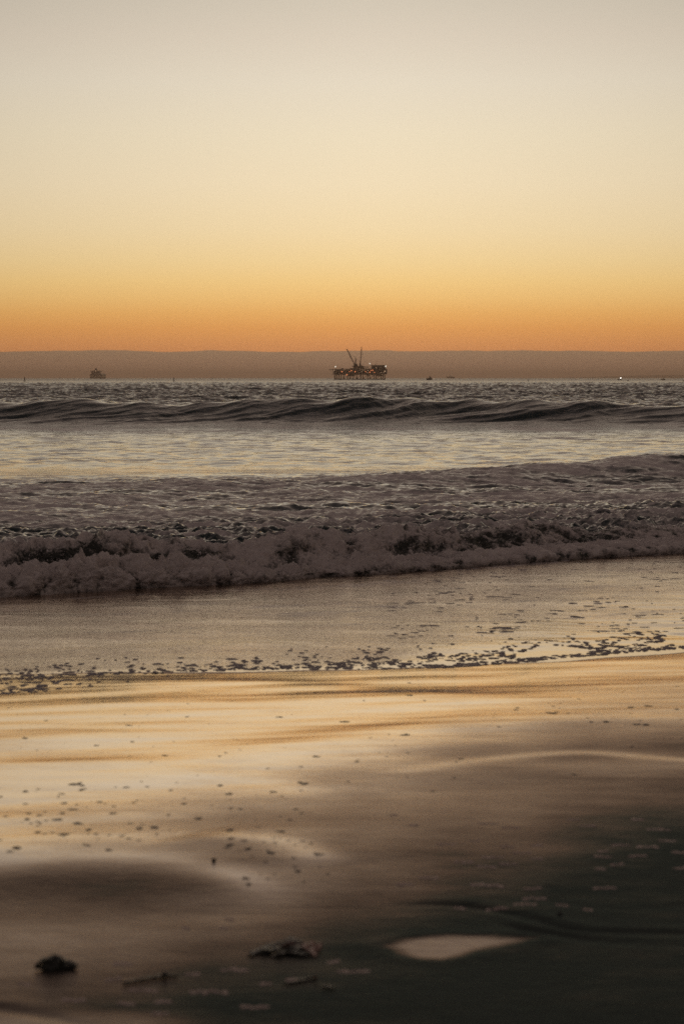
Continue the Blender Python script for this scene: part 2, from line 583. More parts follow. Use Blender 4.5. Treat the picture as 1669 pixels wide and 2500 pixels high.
# ------------------------------------------------------------------ sea
def sea_height(X, Y):
    """returns height and foam cover"""
    fy = foot_y(X)
    s = Y - fy
    # slow swell far out
    dep = sstep(60, 260, Y)
    z = dep * (0.16 * np.sin((Y + 0.10 * X) * 2 * np.pi / 46 + 1.5 * noise2(X * 0.012, Y * 0.02, 2)) * (0.6 + 0.8 * noise2(X * 0.02, Y * 0.03, 8)))
    # wind chop, three families
    far = sstep(122, 150, Y)
    c = 0
    for i, (lx, ly, a, sk) in enumerate(((0.13, 0.24, 0.36, 0.05), (0.27, 0.52, 0.17, -0.10), (0.55, 1.25, 0.055, 0.15), (1.1, 2.4, 0.024, -0.2))):
        n = noise2(X * lx + Y * sk * lx, Y * ly + X * sk * ly, 40 + i)
        c = c + a * (1 - 2.2 * np.abs(n)) if i < 3 else c + a * n
    z = z + far * c * (1.0 + 0.5 * sstep(150, 400, Y))
    mid = (1 - far) * sstep(-1.0, 2.0, s)
    # first swell, about to break, 118 m out
    wob = 3.4 * noise2(X * 0.07, X * 0 + 2.2, 3) + 2.0 * noise2(X * 0.23, X * 0 + 7.7, 4)
    yc = 122 + wob + 0.03 * X
    amp = 1.16 + 0.34 * noise2(X * 0.16, X * 0 + 0.4, 5) + 0.20 * noise2(X * 0.42, X * 0 + 4.4, 6) - 0.002 * X
    q = Y - yc
    prof = np.where(q < 0, 0.80 * np.exp(-np.abs(q / 2.4) ** 1.6) + 0.20 * np.exp(-(q / 8.5) ** 2), 0.55 * np.exp(-(q / 9.0) ** 2) + 0.45 * np.exp(-(q / 2.6) ** 2))
    z = z + (amp + 0.1) * prof
    z = z - 0.03 * np.exp(-((q + 15) / 6.0) ** 2)
    # slanting ribs on the swell's face
    face = np.exp(-((q + 2.6) / 3.2) ** 2)
    rib = noise2((X - q * 2.2) * 0.42, (q + X * 0.12) * 0.20, 9) + 0.34 * noise2((X - q * 1.9) * 1.1, (q + X * 0.12) * 0.45, 10) + 0.10 * noise2((X - q * 1.4) * 2.6, q * 0.9, 28)
    z = z + sstep(112, 117, Y) * (1 - far) * 0.025 * noise2(X * 1.2, Y * 1.6, 29)
    z = z + face * 0.17 * rib
    # bright flat water between the waves
    flat = sstep(60, 70, Y) * (1 - sstep(108, 118, Y))
    z = z + flat * (0.055 * noise2(X * 0.40 + 0.1 * Y, Y * 0.34, 12) - 0.065 * np.abs(noise2(X * 0.9, Y * 0.7, 13)) + 0.012 * noise2(X * 1.6 + 0.3 * Y, Y * 1.6, 14))
    # second wave: a spent, foamy bore running in obliquely
    y2 = 54.0 + 0.55 * X + 1.5 * noise2(X * 0.2, X * 0 + 8.1, 15)
    q2 = Y - y2
    a2 = 0.07 + 0.40 * sstep(-5, 7, X) + 0.12 * noise2(X * 0.35, X * 0 + 3.1, 16)
    z = z + a2 * np.where(q2 < 0, np.exp(-(q2 / 2.2) ** 2), np.exp(-(q2 / 3.4) ** 2))
    # lumpy, foam-laden water from there to the breaker
    lump = sstep(66, 52, Y - 0.4 * X) * sstep(0.0, 3.0, s)
    n1 = noise2(X * 0.42 + 0.1 * Y, Y * 0.75, 17)
    n2 = noise2(X * 0.85, Y * 1.45 + 0.2 * X, 18)
    n3 = noise2(X * 1.9, Y * 3.1, 19)
    n4 = noise2(X * 5.2, Y * 5.8, 20)
    roughn = 1.25 * sstep(17, 3, s)
    z = z + lump * (-0.10 * np.abs(n1) + 0.045 * (np.abs(n2) * 2 - 0.5) - 0.065 * np.abs(n3) + 0.022 * np.abs(n4) + 0.05)
    z = z + lump * roughn * (0.10 - 0.20 * np.abs(noise2(X * 1.3 + 0.4 * noise2(X, Y, 37), Y * 1.7, 21)) - 0.11 * np.abs(noise2(X * 3.1, Y * 3.7, 22)) + 0.03 * np.abs(noise2(X * 8.1, Y * 7.7, 24)))
    z = z + 0.10 * sstep(0, 6, s) * (1 - sstep(40, 60, Y))
    # swash sheet over the sand
    ey = edge_y(X)
    e = Y - ey
    sb = sand_base(Y) + 0.012 * fbm2(X * 0.24 + 0.10 * Y, Y * 0.50 - 0.33 * X, 3, 0.33, 11) * sstep(24, 17, Y)
    sheet_lvl = sb + 0.003 * (1 - np.exp(-np.maximum(e, 0) / 0.5)) + 0.0006 + np.maximum(e, 0) * 0.030
    sheet_lvl = np.where(e < 0, sb - 0.03 + np.maximum(e, -0.5) * 0.25, sheet_lvl)
    sheet_lvl = np.maximum(sheet_lvl, 0.03)
    rp = 0.006 * noise2(X * 0.6, Y * 1.5 - 0.6 * X, 26) + 0.0035 * noise2(X * 2.2, Y * 4.4, 27)
    sheet = sheet_lvl + sstep(0, 2, e) * rp
    k = sstep(0.2, 1.4, s)
    z = sheet * (1 - k) + np.maximum(z, -0.5) * k
    # foam cover
    lace = fbm2(X * 0.22, Y * 0.45, 3, 0.55, 30)
    foam = sstep(73, 58, Y - 0.35 * X + 6 * lace) * sstep(-0.4, 0.8, s)
    strk = fbm2(X * 0.5 + 0.1 * Y, Y * 1.1, 3, 0.6, 36)
    foam = foam * (0.60 + 0.30 * lace + 0.32 * strk + 0.10 * sstep(8, 1, s) - 0.12 * sstep(1, 5, X) * sstep(9, 2, s) + 0.5 * np.clip(-(n1 * n1) + 0.1, -0.2, 0.1))
    foam = foam * (1 - 0.32 * sstep(13, 3, s) * (0.5 + 0.5 * sstep(-0.2, 0.4, strk)))
    gap = sstep(0.15, 0.6, noise2(X * 0.10, Y * 0.42, 33) + 0.12)
    foam = foam * (1 - 0.75 * gap * sstep(4, 9, s))
    swf = 0.42 * sstep(0.25, 0.6, fbm2(X * 0.5, Y * 1.6 - 0.9 * X, 3, 0.6, 34)) * (s < 0.4) * sstep(1.5, 3.5, e)
    foam = np.maximum(foam, swf)
    # streaks of old foam on the flat water, doubling as painted dark ripple shading, and the swell's face
    foam = np.maximum(foam, (0.50 + 0.25 * lace) * flat * sstep(-0.10, 0.28, fbm2(X * 0.30, Y * 0.8, 3, 0.7, 35)))
    foam = np.maximum(foam, 0.22 * sstep(0.0, 0.7, rib) * np.exp(-((q + 4.5) / 2.2) ** 2) + (0.42 + 0.5 * lace) * np.exp(-((q + 9.5 + 3 * lace) / 5.5) ** 2))
    return z, np.clip(foam, 0, 1), sstep(0.6, -0.4, s)


def mat_sea():
    t = NT('sea_water')
    P = t.coords()
    foam0 = t.attr('foam')
    shallow = t.attr('shallow')
    geo = t.n('ShaderNodeNewGeometry')
    sp = t.n('ShaderNodeSeparateXYZ', i0=geo.outputs['Position'])
    yy = sp.outputs[1]
    # foam breakup
    web = t.noise(t.coords((1, 1.5, 1)), 3.2, 7, 0.68, 0.6)
    web2 = t.noise(P, 16, 5, 0.6, 0.3)
    fb = t.math('ADD', t.math('MULTIPLY', t.math('SUBTRACT', web, 0.5), 1.5), t.math('MULTIPLY', t.math('SUBTRACT', web2, 0.5), 0.6))
    fm = t.math('ADD', foam0, t.math('MULTIPLY', fb, t.math('MULTIPLY', t.math('MULTIPLY', foam0, 4.0, clamp=True), 0.9)), clamp=True)
    fm = t.n('ShaderNodeMapRange', {'interpolation_type': 'SMOOTHSTEP'}, Value=fm, i1=0.20, i2=0.80, i3=0.0, i4=0.90).outputs[0]
    deep = t.mixc(t.noise(P, 0.3, 3), (0.009, 0.023, 0.024, 1), (0.014, 0.029, 0.028, 1))
    body = t.mixc(shallow, deep, (0.085, 0.053, 0.036, 1))
    # ripples: fine in the swash, longer outside
    rs = t.noise(t.coords((1.0, 1.25, 1), (0, 0, R(14))), 15, 3, 0.55, 0.4)
    rs2 = t.noise(t.coords((1.0, 1.3, 1), (0, 0, R(-20))), 38, 2, 0.5)
    calm = t.noise(t.coords((0.35, 1.4, 1), (0, 0, R(12))), 0.9, 3, 0.5)
    calm = t.n('ShaderNodeMapRange', Value=calm, i1=0.38, i2=0.62, i3=0.5, i4=1.0).outputs[0]
    ey = t.n('ShaderNodeMapRange', Value=t.attr('swash'), i1=0.0, i2=1.0, i3=0.05, i4=1.0).outputs[0]
    b1 = t.n('ShaderNodeBump', Strength=t.math('MULTIPLY', t.math('MULTIPLY', shallow, calm), ey), Distance=0.010, Height=rs)
    b2 = t.n('ShaderNodeBump', Strength=t.math('MULTIPLY', t.math('MULTIPLY', shallow, calm), ey), Distance=0.004, Height=rs2, Normal=b1.outputs[0])
    outer = t.math('SUBTRACT', 1.0, shallow, clamp=True)
    o1 = t.noise(t.coords((0.45, 1.0, 1)), 2.1, 5, 0.6, 0.3)
    o2 = t.noise(t.coords((0.5, 1.0, 1), (0, 0, R(10))), 7.5, 4, 0.6)
    flatw = t.n('ShaderNodeMapRange', {'interpolation_type': 'SMOOTHSTEP'}, Value=yy, i1=105.0, i2=135.0, i3=0.20, i4=1.0).outputs[0]
    b3 = t.n('ShaderNodeBump', Strength=t.math('MULTIPLY', outer, flatw), Distance=0.10, Height=o1, Normal=b2.outputs[0])
    b4 = t.n('ShaderNodeBump', Strength=t.math('MULTIPLY', outer, flatw), Distance=0.030, Height=o2, Normal=b3.outputs[0])
    far_r = t.n('ShaderNodeMapRange', Value=yy, i1=160.0, i2=420.0, i3=0.05, i4=0.16).outputs[0]
    far_r = t.math('ADD', far_r, t.n('ShaderNodeMapRange', Value=yy, i1=420.0, i2=2500.0, i3=0.0, i4=0.16).outputs[0])
    water = t.n('ShaderNodeBsdfPrincipled', Base_Color=body, Roughness=far_r, IOR=1.333, Normal=b4.outputs[0])
    film = t.n('ShaderNodeBsdfAnisotropic', {'distribution': 'MULTI_GGX'}, Color=(1.0, 0.83, 0.67, 1), Roughness=0.08, Normal=b4.outputs[0])
    water = t.n('ShaderNodeMixShader', i0=t.math('MULTIPLY', shallow, 0.40), i1=water.outputs[0], i2=film.outputs[0])
    bub = t.noise(P, 42, 4, 0.65)
    b5 = t.n('ShaderNodeBump', Strength=0.7, Distance=0.03, Height=t.math('ADD', web2, t.math('MULTIPLY', bub, 0.4)), Normal=b4.outputs[0])
    fcol = t.mixc(web, (0.50, 0.43, 0.39, 1), (0.72, 0.63, 0.58, 1))
    froth = t.n('ShaderNodeBsdfPrincipled', Base_Color=fcol, Roughness=0.42, Specular_IOR_Level=0.5, Normal=b5.outputs[0])
    mx = t.n('ShaderNodeMixShader', i0=fm, i1=water.outputs[0], i2=froth.outputs[0])
    return t.surf(mx.outputs[0])


MSEA = mat_sea()


def build_sea():
    ys = [15.5]
    while ys[-1] < 26000:
        y = ys[-1]
        if y < 24:
            d = 0.035
        elif y < 40:
            d = 0.045
        elif y < 66:
            d = 0.07
        elif y < 112:
            d = 0.14
        elif y < 132:
            d = 0.08
        elif y < 320:
            d = 0.28
        elif y < 900:
            d = 0.5 + (y - 320) * 0.004
        else:
            d = y * 0.05
        ys.append(y + d)
    ys = np.array(ys)
    u = np.linspace(-1, 1, 900)
    u = np.concatenate([[-300, -60, -14, -5, -2.6, -1.7, -1.3, -1.12], u, [1.12, 1.3, 1.7, 2.6, 5, 14, 60, 300]])
    W = np.minimum(ys * 0.165 + 2.2, 2000)
    Y = np.repeat(ys[:, None], len(u), 1)
    X = W[:, None] * u[None, :]
    Z, foam, shal = sea_height(X, Y)
    fade = 1 - sstep(900, 1600, Y)
    Z = np.where(Y > 300, Z * fade, Z)
    e = Y - edge_y(X)
    sw = sstep(0.0, np.interp(X, [-3, 0.3, 1.5, 4], [0.3, 0.9, 6.0, 9.0]), e)
    print('sea verts', Z.size)
    P = np.stack([X, Y, Z], -1)
    grid_mesh('sea', P, MSEA, {'foam': foam, 'shallow': shal, 'swash': sw}, kind='structure')


build_sea()


# ------------------------------------------------------------------ the broken wave at the front
def billow(x, y, z, octv, seed, gain=0.55, lac=2.05):
    s = 0
    a = 1.0
    for i in range(octv):
        s = s + a * (np.abs(noise3(x, y, z, seed + i)) * 2 - 0.45)
        x, y, z = x * lac, y * lac, z * lac
        a *= gain
    return s


def breaker_frame(X):
    """local sizes of the broken wave along the shore"""
    hgt = 0.335 - 0.014 * X - 0.10 * sstep(2.5, 6, X) + 0.15 * noise2(X * 0.7, X * 0 + 1.7, 50) + 0.05 * noise2(X * 1.9, X * 0 + 2.7, 51)
    pile = (0.25 - 0.18 * sstep(-2.5, 3.0, X) + 0.16 * noise2(X * 0.8, X * 0 + 5.7, 52) + 0.08 * noise2(X * 2.3, X * 0 + 3.9, 53)) * (1 - 0.35 * sstep(1.5, 4, X))
    pile = np.minimum(pile, 0.8 * hgt)
    return np.maximum(hgt, 0.2), np.maximum(pile, 0.1)


def mat_breaker():
    t = NT('breaking_water')
    P = t.coords()
    foam0 = t.attr('foam')
    n1 = t.noise(P, 4.5, 6, 0.65, 0.5)
    n2 = t.noise(P, 22, 5, 0.62, 0.4)
    k = t.math('ADD', foam0, t.math('ADD', t.math('ADD', t.math('MULTIPLY', t.math('SUBTRACT', n1, 0.5), 1.5), t.math('MULTIPLY', t.math('SUBTRACT', n2, 0.5), 1.1)),
               t.math('MULTIPLY', t.math('SUBTRACT', t.noise(P, 55, 3, 0.6, 0.5), 0.5), 0.5)))
    fm = t.n('ShaderNodeMapRange', {'interpolation_type': 'SMOOTHSTEP'}, Value=k, i1=0.22, i2=0.86, i3=0.02, i4=0.97).outputs[0]
    lat = t.noise(P, 2.0, 3)
    body = t.mixc(lat, (0.012, 0.018, 0.014, 1), (0.032, 0.027, 0.015, 1))
    bw = t.n('ShaderNodeBump', Strength=0.8, Distance=0.03, Height=n2)
    water = t.n('ShaderNodeBsdfPrincipled', Base_Color=body, Roughness=0.12, IOR=1.333, Normal=bw.outputs[0])
    bf = t.n('ShaderNodeBump', Strength=0.9, Distance=0.02, Height=t.noise(P, 60, 5, 0.7))
    fcol = t.mixc(n1, (0.50, 0.42, 0.375, 1), (0.84, 0.73, 0.66, 1))
    froth = t.n('ShaderNodeBsdfPrincipled', Base_Color=fcol, Roughness=0.40, Specular_IOR_Level=0.55, Normal=bf.outputs[0])
    mx = t.n('ShaderNodeMixShader', i0=fm, i1=water.outputs[0], i2=froth.outputs[0])
    return t.surf(mx.outputs[0])


def build_breaker():
    nx, ns = 1150, 300
    xs = np.linspace(-8.2, 9.8, nx)
    v = np.linspace(0, 1, ns)
    X = np.repeat(xs[:, None], ns, 1)
    V = np.repeat(v[None, :], nx, 0)
    hg, pl = breaker_frame(X)
    # profile control points: (offset behind the foot, height)
    cx = np.stack([0 * hg + 0.03, 0 * hg - 0.05, 0 * hg + 0.04, 0 * hg + 0.26, 0 * hg + 0.62, 0 * hg + 0.95, 0 * hg + 1.20, 0 * hg + 1.55, 0 * hg + 1.95, 0 * hg + 2.5, 0 * hg + 3.4], -1)
    cz = np.stack([0 * hg - 0.10, pl * 0.25, pl * 0.72, pl, pl * 0.92, pl * 0.5 + hg * 0.28, hg * 0.82, hg, hg * 0.78, hg * 0.42, 0 * hg + 0.0], -1)
    kn = np.array([0, .05, .12, .22, .34, .45, .55, .64, .76, .88, 1.0])
    Yo = np.zeros_like(X)
    Zo = np.zeros_like(X)
    i = np.clip(np.searchsorted(kn, v) - 1, 0, len(kn) - 2)
    for j in range(ns):
        a = i[j]
        t = (v[j] - kn[a]) / (kn[a + 1] - kn[a])
        p = [max(a - 1, 0), a, a + 1, min(a + 2, len(kn) - 1)]
        for src, dst in ((cx, Yo), (cz, Zo)):
            p0, p1, p2, p3 = (src[:, j, q] for q in p)
            dst[:, j] = 0.5 * (2 * p1 + (p2 - p0) * t + (2 * p0 - 5 * p1 + 4 * p2 - p3) * t * t + (3 * p1 - p0 - 3 * p2 + p3) * t ** 3)
    Y = foot_y(X) + Yo * (1 - 0.0 * X)
    Z = Zo + 0.05
    # normals of the smooth shape
    P = np.stack([X, Y, Z], -1)
    du = np.gradient(P, axis=0)
    dv = np.gradient(P, axis=1)
    nrm = np.cross(du, dv)
    nrm /= np.linalg.norm(nrm, axis=-1, keepdims=True) + 1e-9
    big = noise3(X * 1.1, Y * 1.3, Z * 1.5, 60)
    b1 = billow(X * 2.4, Y * 2.4, Z * 2.4, 4, 61, 0.55)
    b2 = billow(X * 11, Y * 11, Z * 11, 3, 70, 0.6)
    env = sstep(0.0, 0.10, V) * (1 - sstep(0.86, 1.0, V))
    env = (0.12 + 0.88 * env) * (1 - 0.42 * sstep(-1.0, 3.5, X))
    spots = gauss(X + 3.25, 0.62) + 0.9 * gauss(X + 1.85, 0.45) + 0.35 * gauss(X + 0.6, 0.3) + 0.5 * gauss(X - 0.9, 0.3) + 0.6 * gauss(X - 2.0, 0.5) + 0.4 * gauss(X - 3.6, 0.4) + 0.8 * gauss(X + 6.0, 0.7) + 0.8 * gauss(X - 6.6, 0.8)
    darkface = gauss(V - 0.49, 0.085) * np.clip(spots * 1.25 + 0.45 * noise2(X * 2.6, V * 3, 81), 0, 1)
    b1 = b1 + 0.5 * (np.abs(noise3(X * 1.5, Y * 1.5, Z * 1.5, 66)) * 2 - 0.45)
    amp = 0.100 * (1 - 0.45 * darkface)
    disp = env * (amp * b1 + 0.030 * b2 + 0.10 * big)
    rg = 0.6 - 1.7 * np.abs(noise3(X * 1.9 + 0.5 * big, Y * 3.0, Z * 3.0, 67)) + 0.5 * (0.5 - 1.6 * np.abs(noise3(X * 4.6, Y * 6.0, Z * 6.0, 68))) + 0.25 * (0.5 - 1.6 * np.abs(noise3(X * 11, Y * 13, Z * 13, 69)))
    back = np.clip(sstep(0.36, 0.52, V) + 1.0 * sstep(0.3, 3.0, X), 0, 1)
    disp = disp * (1 - back) + env * back * (0.14 * rg + 0.016 * b2)
    b3 = billow(X * 36, Y * 36, Z * 36, 2, 75, 0.6)
    disp = disp + env * 0.008 * b3
    P = P + nrm * disp[..., None]
    # ragged fingers thrown up along the pile and the crest
    spike = np.clip(1 - 3.4 * np.abs(noise3(X * 3.3, V * 9, Z * 0, 90)), 0, 1) ** 2 * np.clip(noise3(X * 1.7, V * 5, Z * 0, 91) + 0.25, 0, 1)
    P[..., 2] += env * (gauss(V - 0.24, 0.06) + 0.8 * gauss(V - 0.62, 0.07)) * 0.22 * spike
    P[..., 1] -= env * gauss(V - 0.24, 0.08) * 0.08 * spike
    curtain = 1.4 * noise2(X * 7.5, V * 14, 85) + 0.6 * noise2(X * 17, V * 26, 86)
    foam = 0.92 - 1.0 * darkface + 0.16 * curtain + (1 - back) * 0.55 * (b1 - 0.22) + 0.16 * b2  # foam thinner between bulges, which also paints in deeper crease shading
    foam = foam - 0.45 * sstep(0.66, 0.76, V) * sstep(-0.1, 0.5, noise2(X * 0.8, V * 9, 83))
    foam = foam + 0.3 * gauss(V - 0.22, 0.1) - 0.10 * sstep(0.3, 0.4, V) - 0.34 * sstep(0, 3.0, X) + back * (0.55 * (rg - 0.10) - 0.22 * sstep(0.5, 0.7, V))  # ridge term puts lit crests and dark hollows into the foam cover
    foam = np.where(V > 0.9, foam * 0.8, foam)
    foam -= 0.8 * sstep(0.035, 0.0, V)
    grid_mesh('breaking_wave', P.transpose(0, 1, 2)[:, ::-1], mat_breaker(), {'foam': foam[:, ::-1]}, kind='structure')
    return P


BRK = build_breaker()


def build_spray():
    rs = np.random.RandomState(4)
    n = 9000
    nx, ns = BRK.shape[:2]
    band = np.where(rs.rand(n) < 0.55, 0.23 + 0.05 * rs.randn(n), 0.60 + 0.06 * rs.randn(n))
    # thrown up in bursts, not evenly
    xi = rs.randint(0, nx, n * 3)
    keep = noise2(xi * 0.02, xi * 0.0, 95) + 0.25 * rs.randn(n * 3) > 0.05
    xi = xi[keep][:n]
    n = len(xi)
    band = band[:n]
    vi = np.clip((band * ns).astype(int), 0, ns - 1)
    c = BRK[xi, vi].copy()
    up = rs.exponential(0.035, n)
    c[:, 2] += up + 0.004
    c[:, 1] -= rs.exponential(0.03, n) * (band < 0.4)
    c[:, 0] += rs.randn(n) * 0.02
    r = np.clip(rs.lognormal(math.log(0.0045), 0.45, n), 0.002, 0.012)
    o6 = np.array([(1, 0, 0), (-1, 0, 0), (0, 1, 0), (0, -1, 0), (0, 0, 1), (0, 0, -1)], float)
    fc = np.array([(0, 2, 4), (2, 1, 4), (1, 3, 4), (3, 0, 4), (2, 0, 5), (1, 2, 5), (3, 1, 5), (0, 3, 5)])
    vs = (c[:, None, :] + o6[None] * r[:, None, None] * rs.uniform(0.7, 1.4, (n, 6, 1))).reshape(-1, 3)
    fs = (fc[None] + (np.arange(n) * 6)[:, None, None]).reshape(-1, 3)
    me = bpy.data.meshes.new('spray')
    me.from_pydata(vs.tolist(), [], fs.tolist())
    me.polygons.foreach_set('use_smooth', [True] * len(me.polygons))
    t = NT('spray_drops')
    p = t.n('ShaderNodeBsdfPrincipled', Base_Color=(0.6, 0.54, 0.53, 1), Roughness=0.2, IOR=1.333)
    me.materials.append(t.surf(p.outputs[0]))
    o = bpy.data.objects.new('spray', me)
    o['kind'] = 'stuff'
    col.objects.link(o)


build_spray()


# ------------------------------------------------------------------ mesh builder for made things
class MB:
    def __init__(self):
        self.v = []
        self.f = []

    def add(self, vs, fs):
        b = len(self.v)
        self.v += [tuple(p) for p in vs]
        self.f += [tuple(b + i for i in q) for q in fs]
        return self

    def box(self, x0, x1, y0, y1, z0, z1):
        vs = [(x, y, z) for x in (x0, x1) for y in (y0, y1) for z in (z0, z1)]
        return self.add(vs, [(0, 1, 3, 2), (4, 6, 7, 5), (0, 4, 5, 1), (2, 3, 7, 6), (0, 2, 6, 4), (1, 5, 7, 3)])

    def rod(self, a, b, r0, r1=None, n=8):
        r1 = r0 if r1 is None else r1
        a, b = Vector(a), Vector(b)
        d = (b - a).normalized()
        u = d.cross(Vector((0, 0, 1)))
        if u.length < 1e-3:
            u = Vector((1, 0, 0))
        u.normalize()
        w = d.cross(u)
        vs = []
        for p, r in ((a, r0), (b, r1)):
            for i in range(n):
                t = 2 * math.pi * i / n
                vs.append(p + u * (r * math.cos(t)) + w * (r * math.sin(t)))
        fs = [(i, (i + 1) % n, n + (i + 1) % n, n + i) for i in range(n)] + [tuple(range(n))[::-1], tuple(range(n, 2 * n))]
        return self.add(vs, fs)

    def lathe(self, prof, c=(0, 0, 0), n=20):
        vs = []
        for r, z in prof:
            for i in range(n):
                t = 2 * math.pi * i / n
                vs.append((c[0] + r * math.cos(t), c[1] + r * math.sin(t), c[2] + z))
        fs = []
        for k in range(len(prof) - 1):
            for i in range(n):
                fs.append((k * n + i, k * n + (i + 1) % n, (k + 1) * n + (i + 1) % n, (k + 1) * n + i))
        fs += [tuple(range(n))[::-1], tuple(range((len(prof) - 1) * n, len(prof) * n))]
        return self.add(vs, fs)

    def loft(self, secs):
        """closed sections of equal length -> capped loft"""
        n = len(secs[0])
        vs = [p for s in secs for p in s]
        fs = []
        for k in range(len(secs) - 1):
            for i in range(n):
                fs.append((k * n + i, k * n + (i + 1) % n, (k + 1) * n + (i + 1) % n, (k + 1) * n + i))
        fs += [tuple(range(n))[::-1], tuple(range((len(secs) - 1) * n, len(secs) * n))]
        return self.add(vs, fs)

    def lattice(self, a, b, w0, w1, bays, r):
        """four-chord lattice boom"""
        a, b = Vector(a), Vector(b)
        d = (b - a).normalized()
        u = d.cross(Vector((0, 1, 0))).normalized()
        w = d.cross(u)
        cs = [(1, 1), (1, -1), (-1, -1), (-1, 1)]
        prev = None
        for k in range(bays + 1):
            t = k / bays
            ww = (w0 + (w1 - w0) * t) / 2
            c = a.lerp(b, t)
            pts = [c + u * (i * ww) + w * (j * ww) for i, j in cs]
            for i in range(4):
                self.rod(pts[i], pts[(i + 1) % 4], r * 0.7, n=4)
                if prev:
                    self.rod(prev[i], pts[i], r, n=5)
                    self.rod(prev[i], pts[(i + 1) % 4], r * 0.7, n=4)
            prev = pts
        return self

    def build(self, name, mat, parent=None, smooth=False, loc=None):
        me = bpy.data.meshes.new(name)
        me.from_pydata(self.v, [], self.f)
        me.materials.append(mat)
        if smooth:
            me.polygons.foreach_set('use_smooth', [True] * len(me.polygons))
        me.update()
        o = bpy.data.objects.new(name, me)
        if parent:
            o.parent = parent
        if loc:
            o.location = loc
        col.objects.link(o)
        return o


def paint(name, c, rough=0.6, spot=0.25, scale=0.6, c2=None):
    t = NT(name)
    tcn = t.n('ShaderNodeTexCoord')
    n = t.noise(tcn.outputs['Object'], scale, 6, 0.65)
    k = t.n('ShaderNodeMapRange', Value=n, i1=0.35, i2=0.7).outputs[0]
    c2 = c2 or tuple(v * (1 - spot) for v in c)
    b = t.mixc(k, (*c, 1), (*c2, 1))
    p = t.n('ShaderNodeBsdfPrincipled', Base_Color=b, Roughness=rough)
    return t.surf(p.outputs[0])


def lamp_mat(name, c, s):
    t = NT(name)
    e = t.n('ShaderNodeEmission', Color=(*c, 1), Strength=s)
    return t.surf(e.outputs[0])


STEEL = paint('weathered_steel', (0.055, 0.040, 0.032), 0.7, 0.4, 0.3, (0.085, 0.042, 0.025))
STEEL2 = paint('deck_steel', (0.075, 0.055, 0.045), 0.7, 0.4, 0.4)
REDP = paint('rust_red_paint', (0.16, 0.045, 0.03), 0.6)
CREAM = paint('cream_paint', (0.32, 0.28, 0.23), 0.55)
HULLD = paint('dark_hull_paint', (0.035, 0.03, 0.03), 0.5)
WHITEP = paint('white_paint', (0.55, 0.52, 0.48), 0.5)
SAILC = paint('sail_cloth', (0.16, 0.13, 0.12), 0.8)
ORLAMP = lamp_mat('orange_lamp', (1.0, 0.30, 0.12), 1.1)
WHLAMP = lamp_mat('white_lamp', (1.0, 0.90, 0.74), 1.3)
DIMLAMP = lamp_mat('dim_lamp', (0.95, 0.60, 0.38), 0.6)

# ------------------------------------------------------------------ oil platform
PY = 3000.0
S = PY / FPX / 7.84          # metres per unit of the enlarged view it was measured in


def pu(x):
    return (x - 760) * S


def pz(y):
    return (806 - y) * S


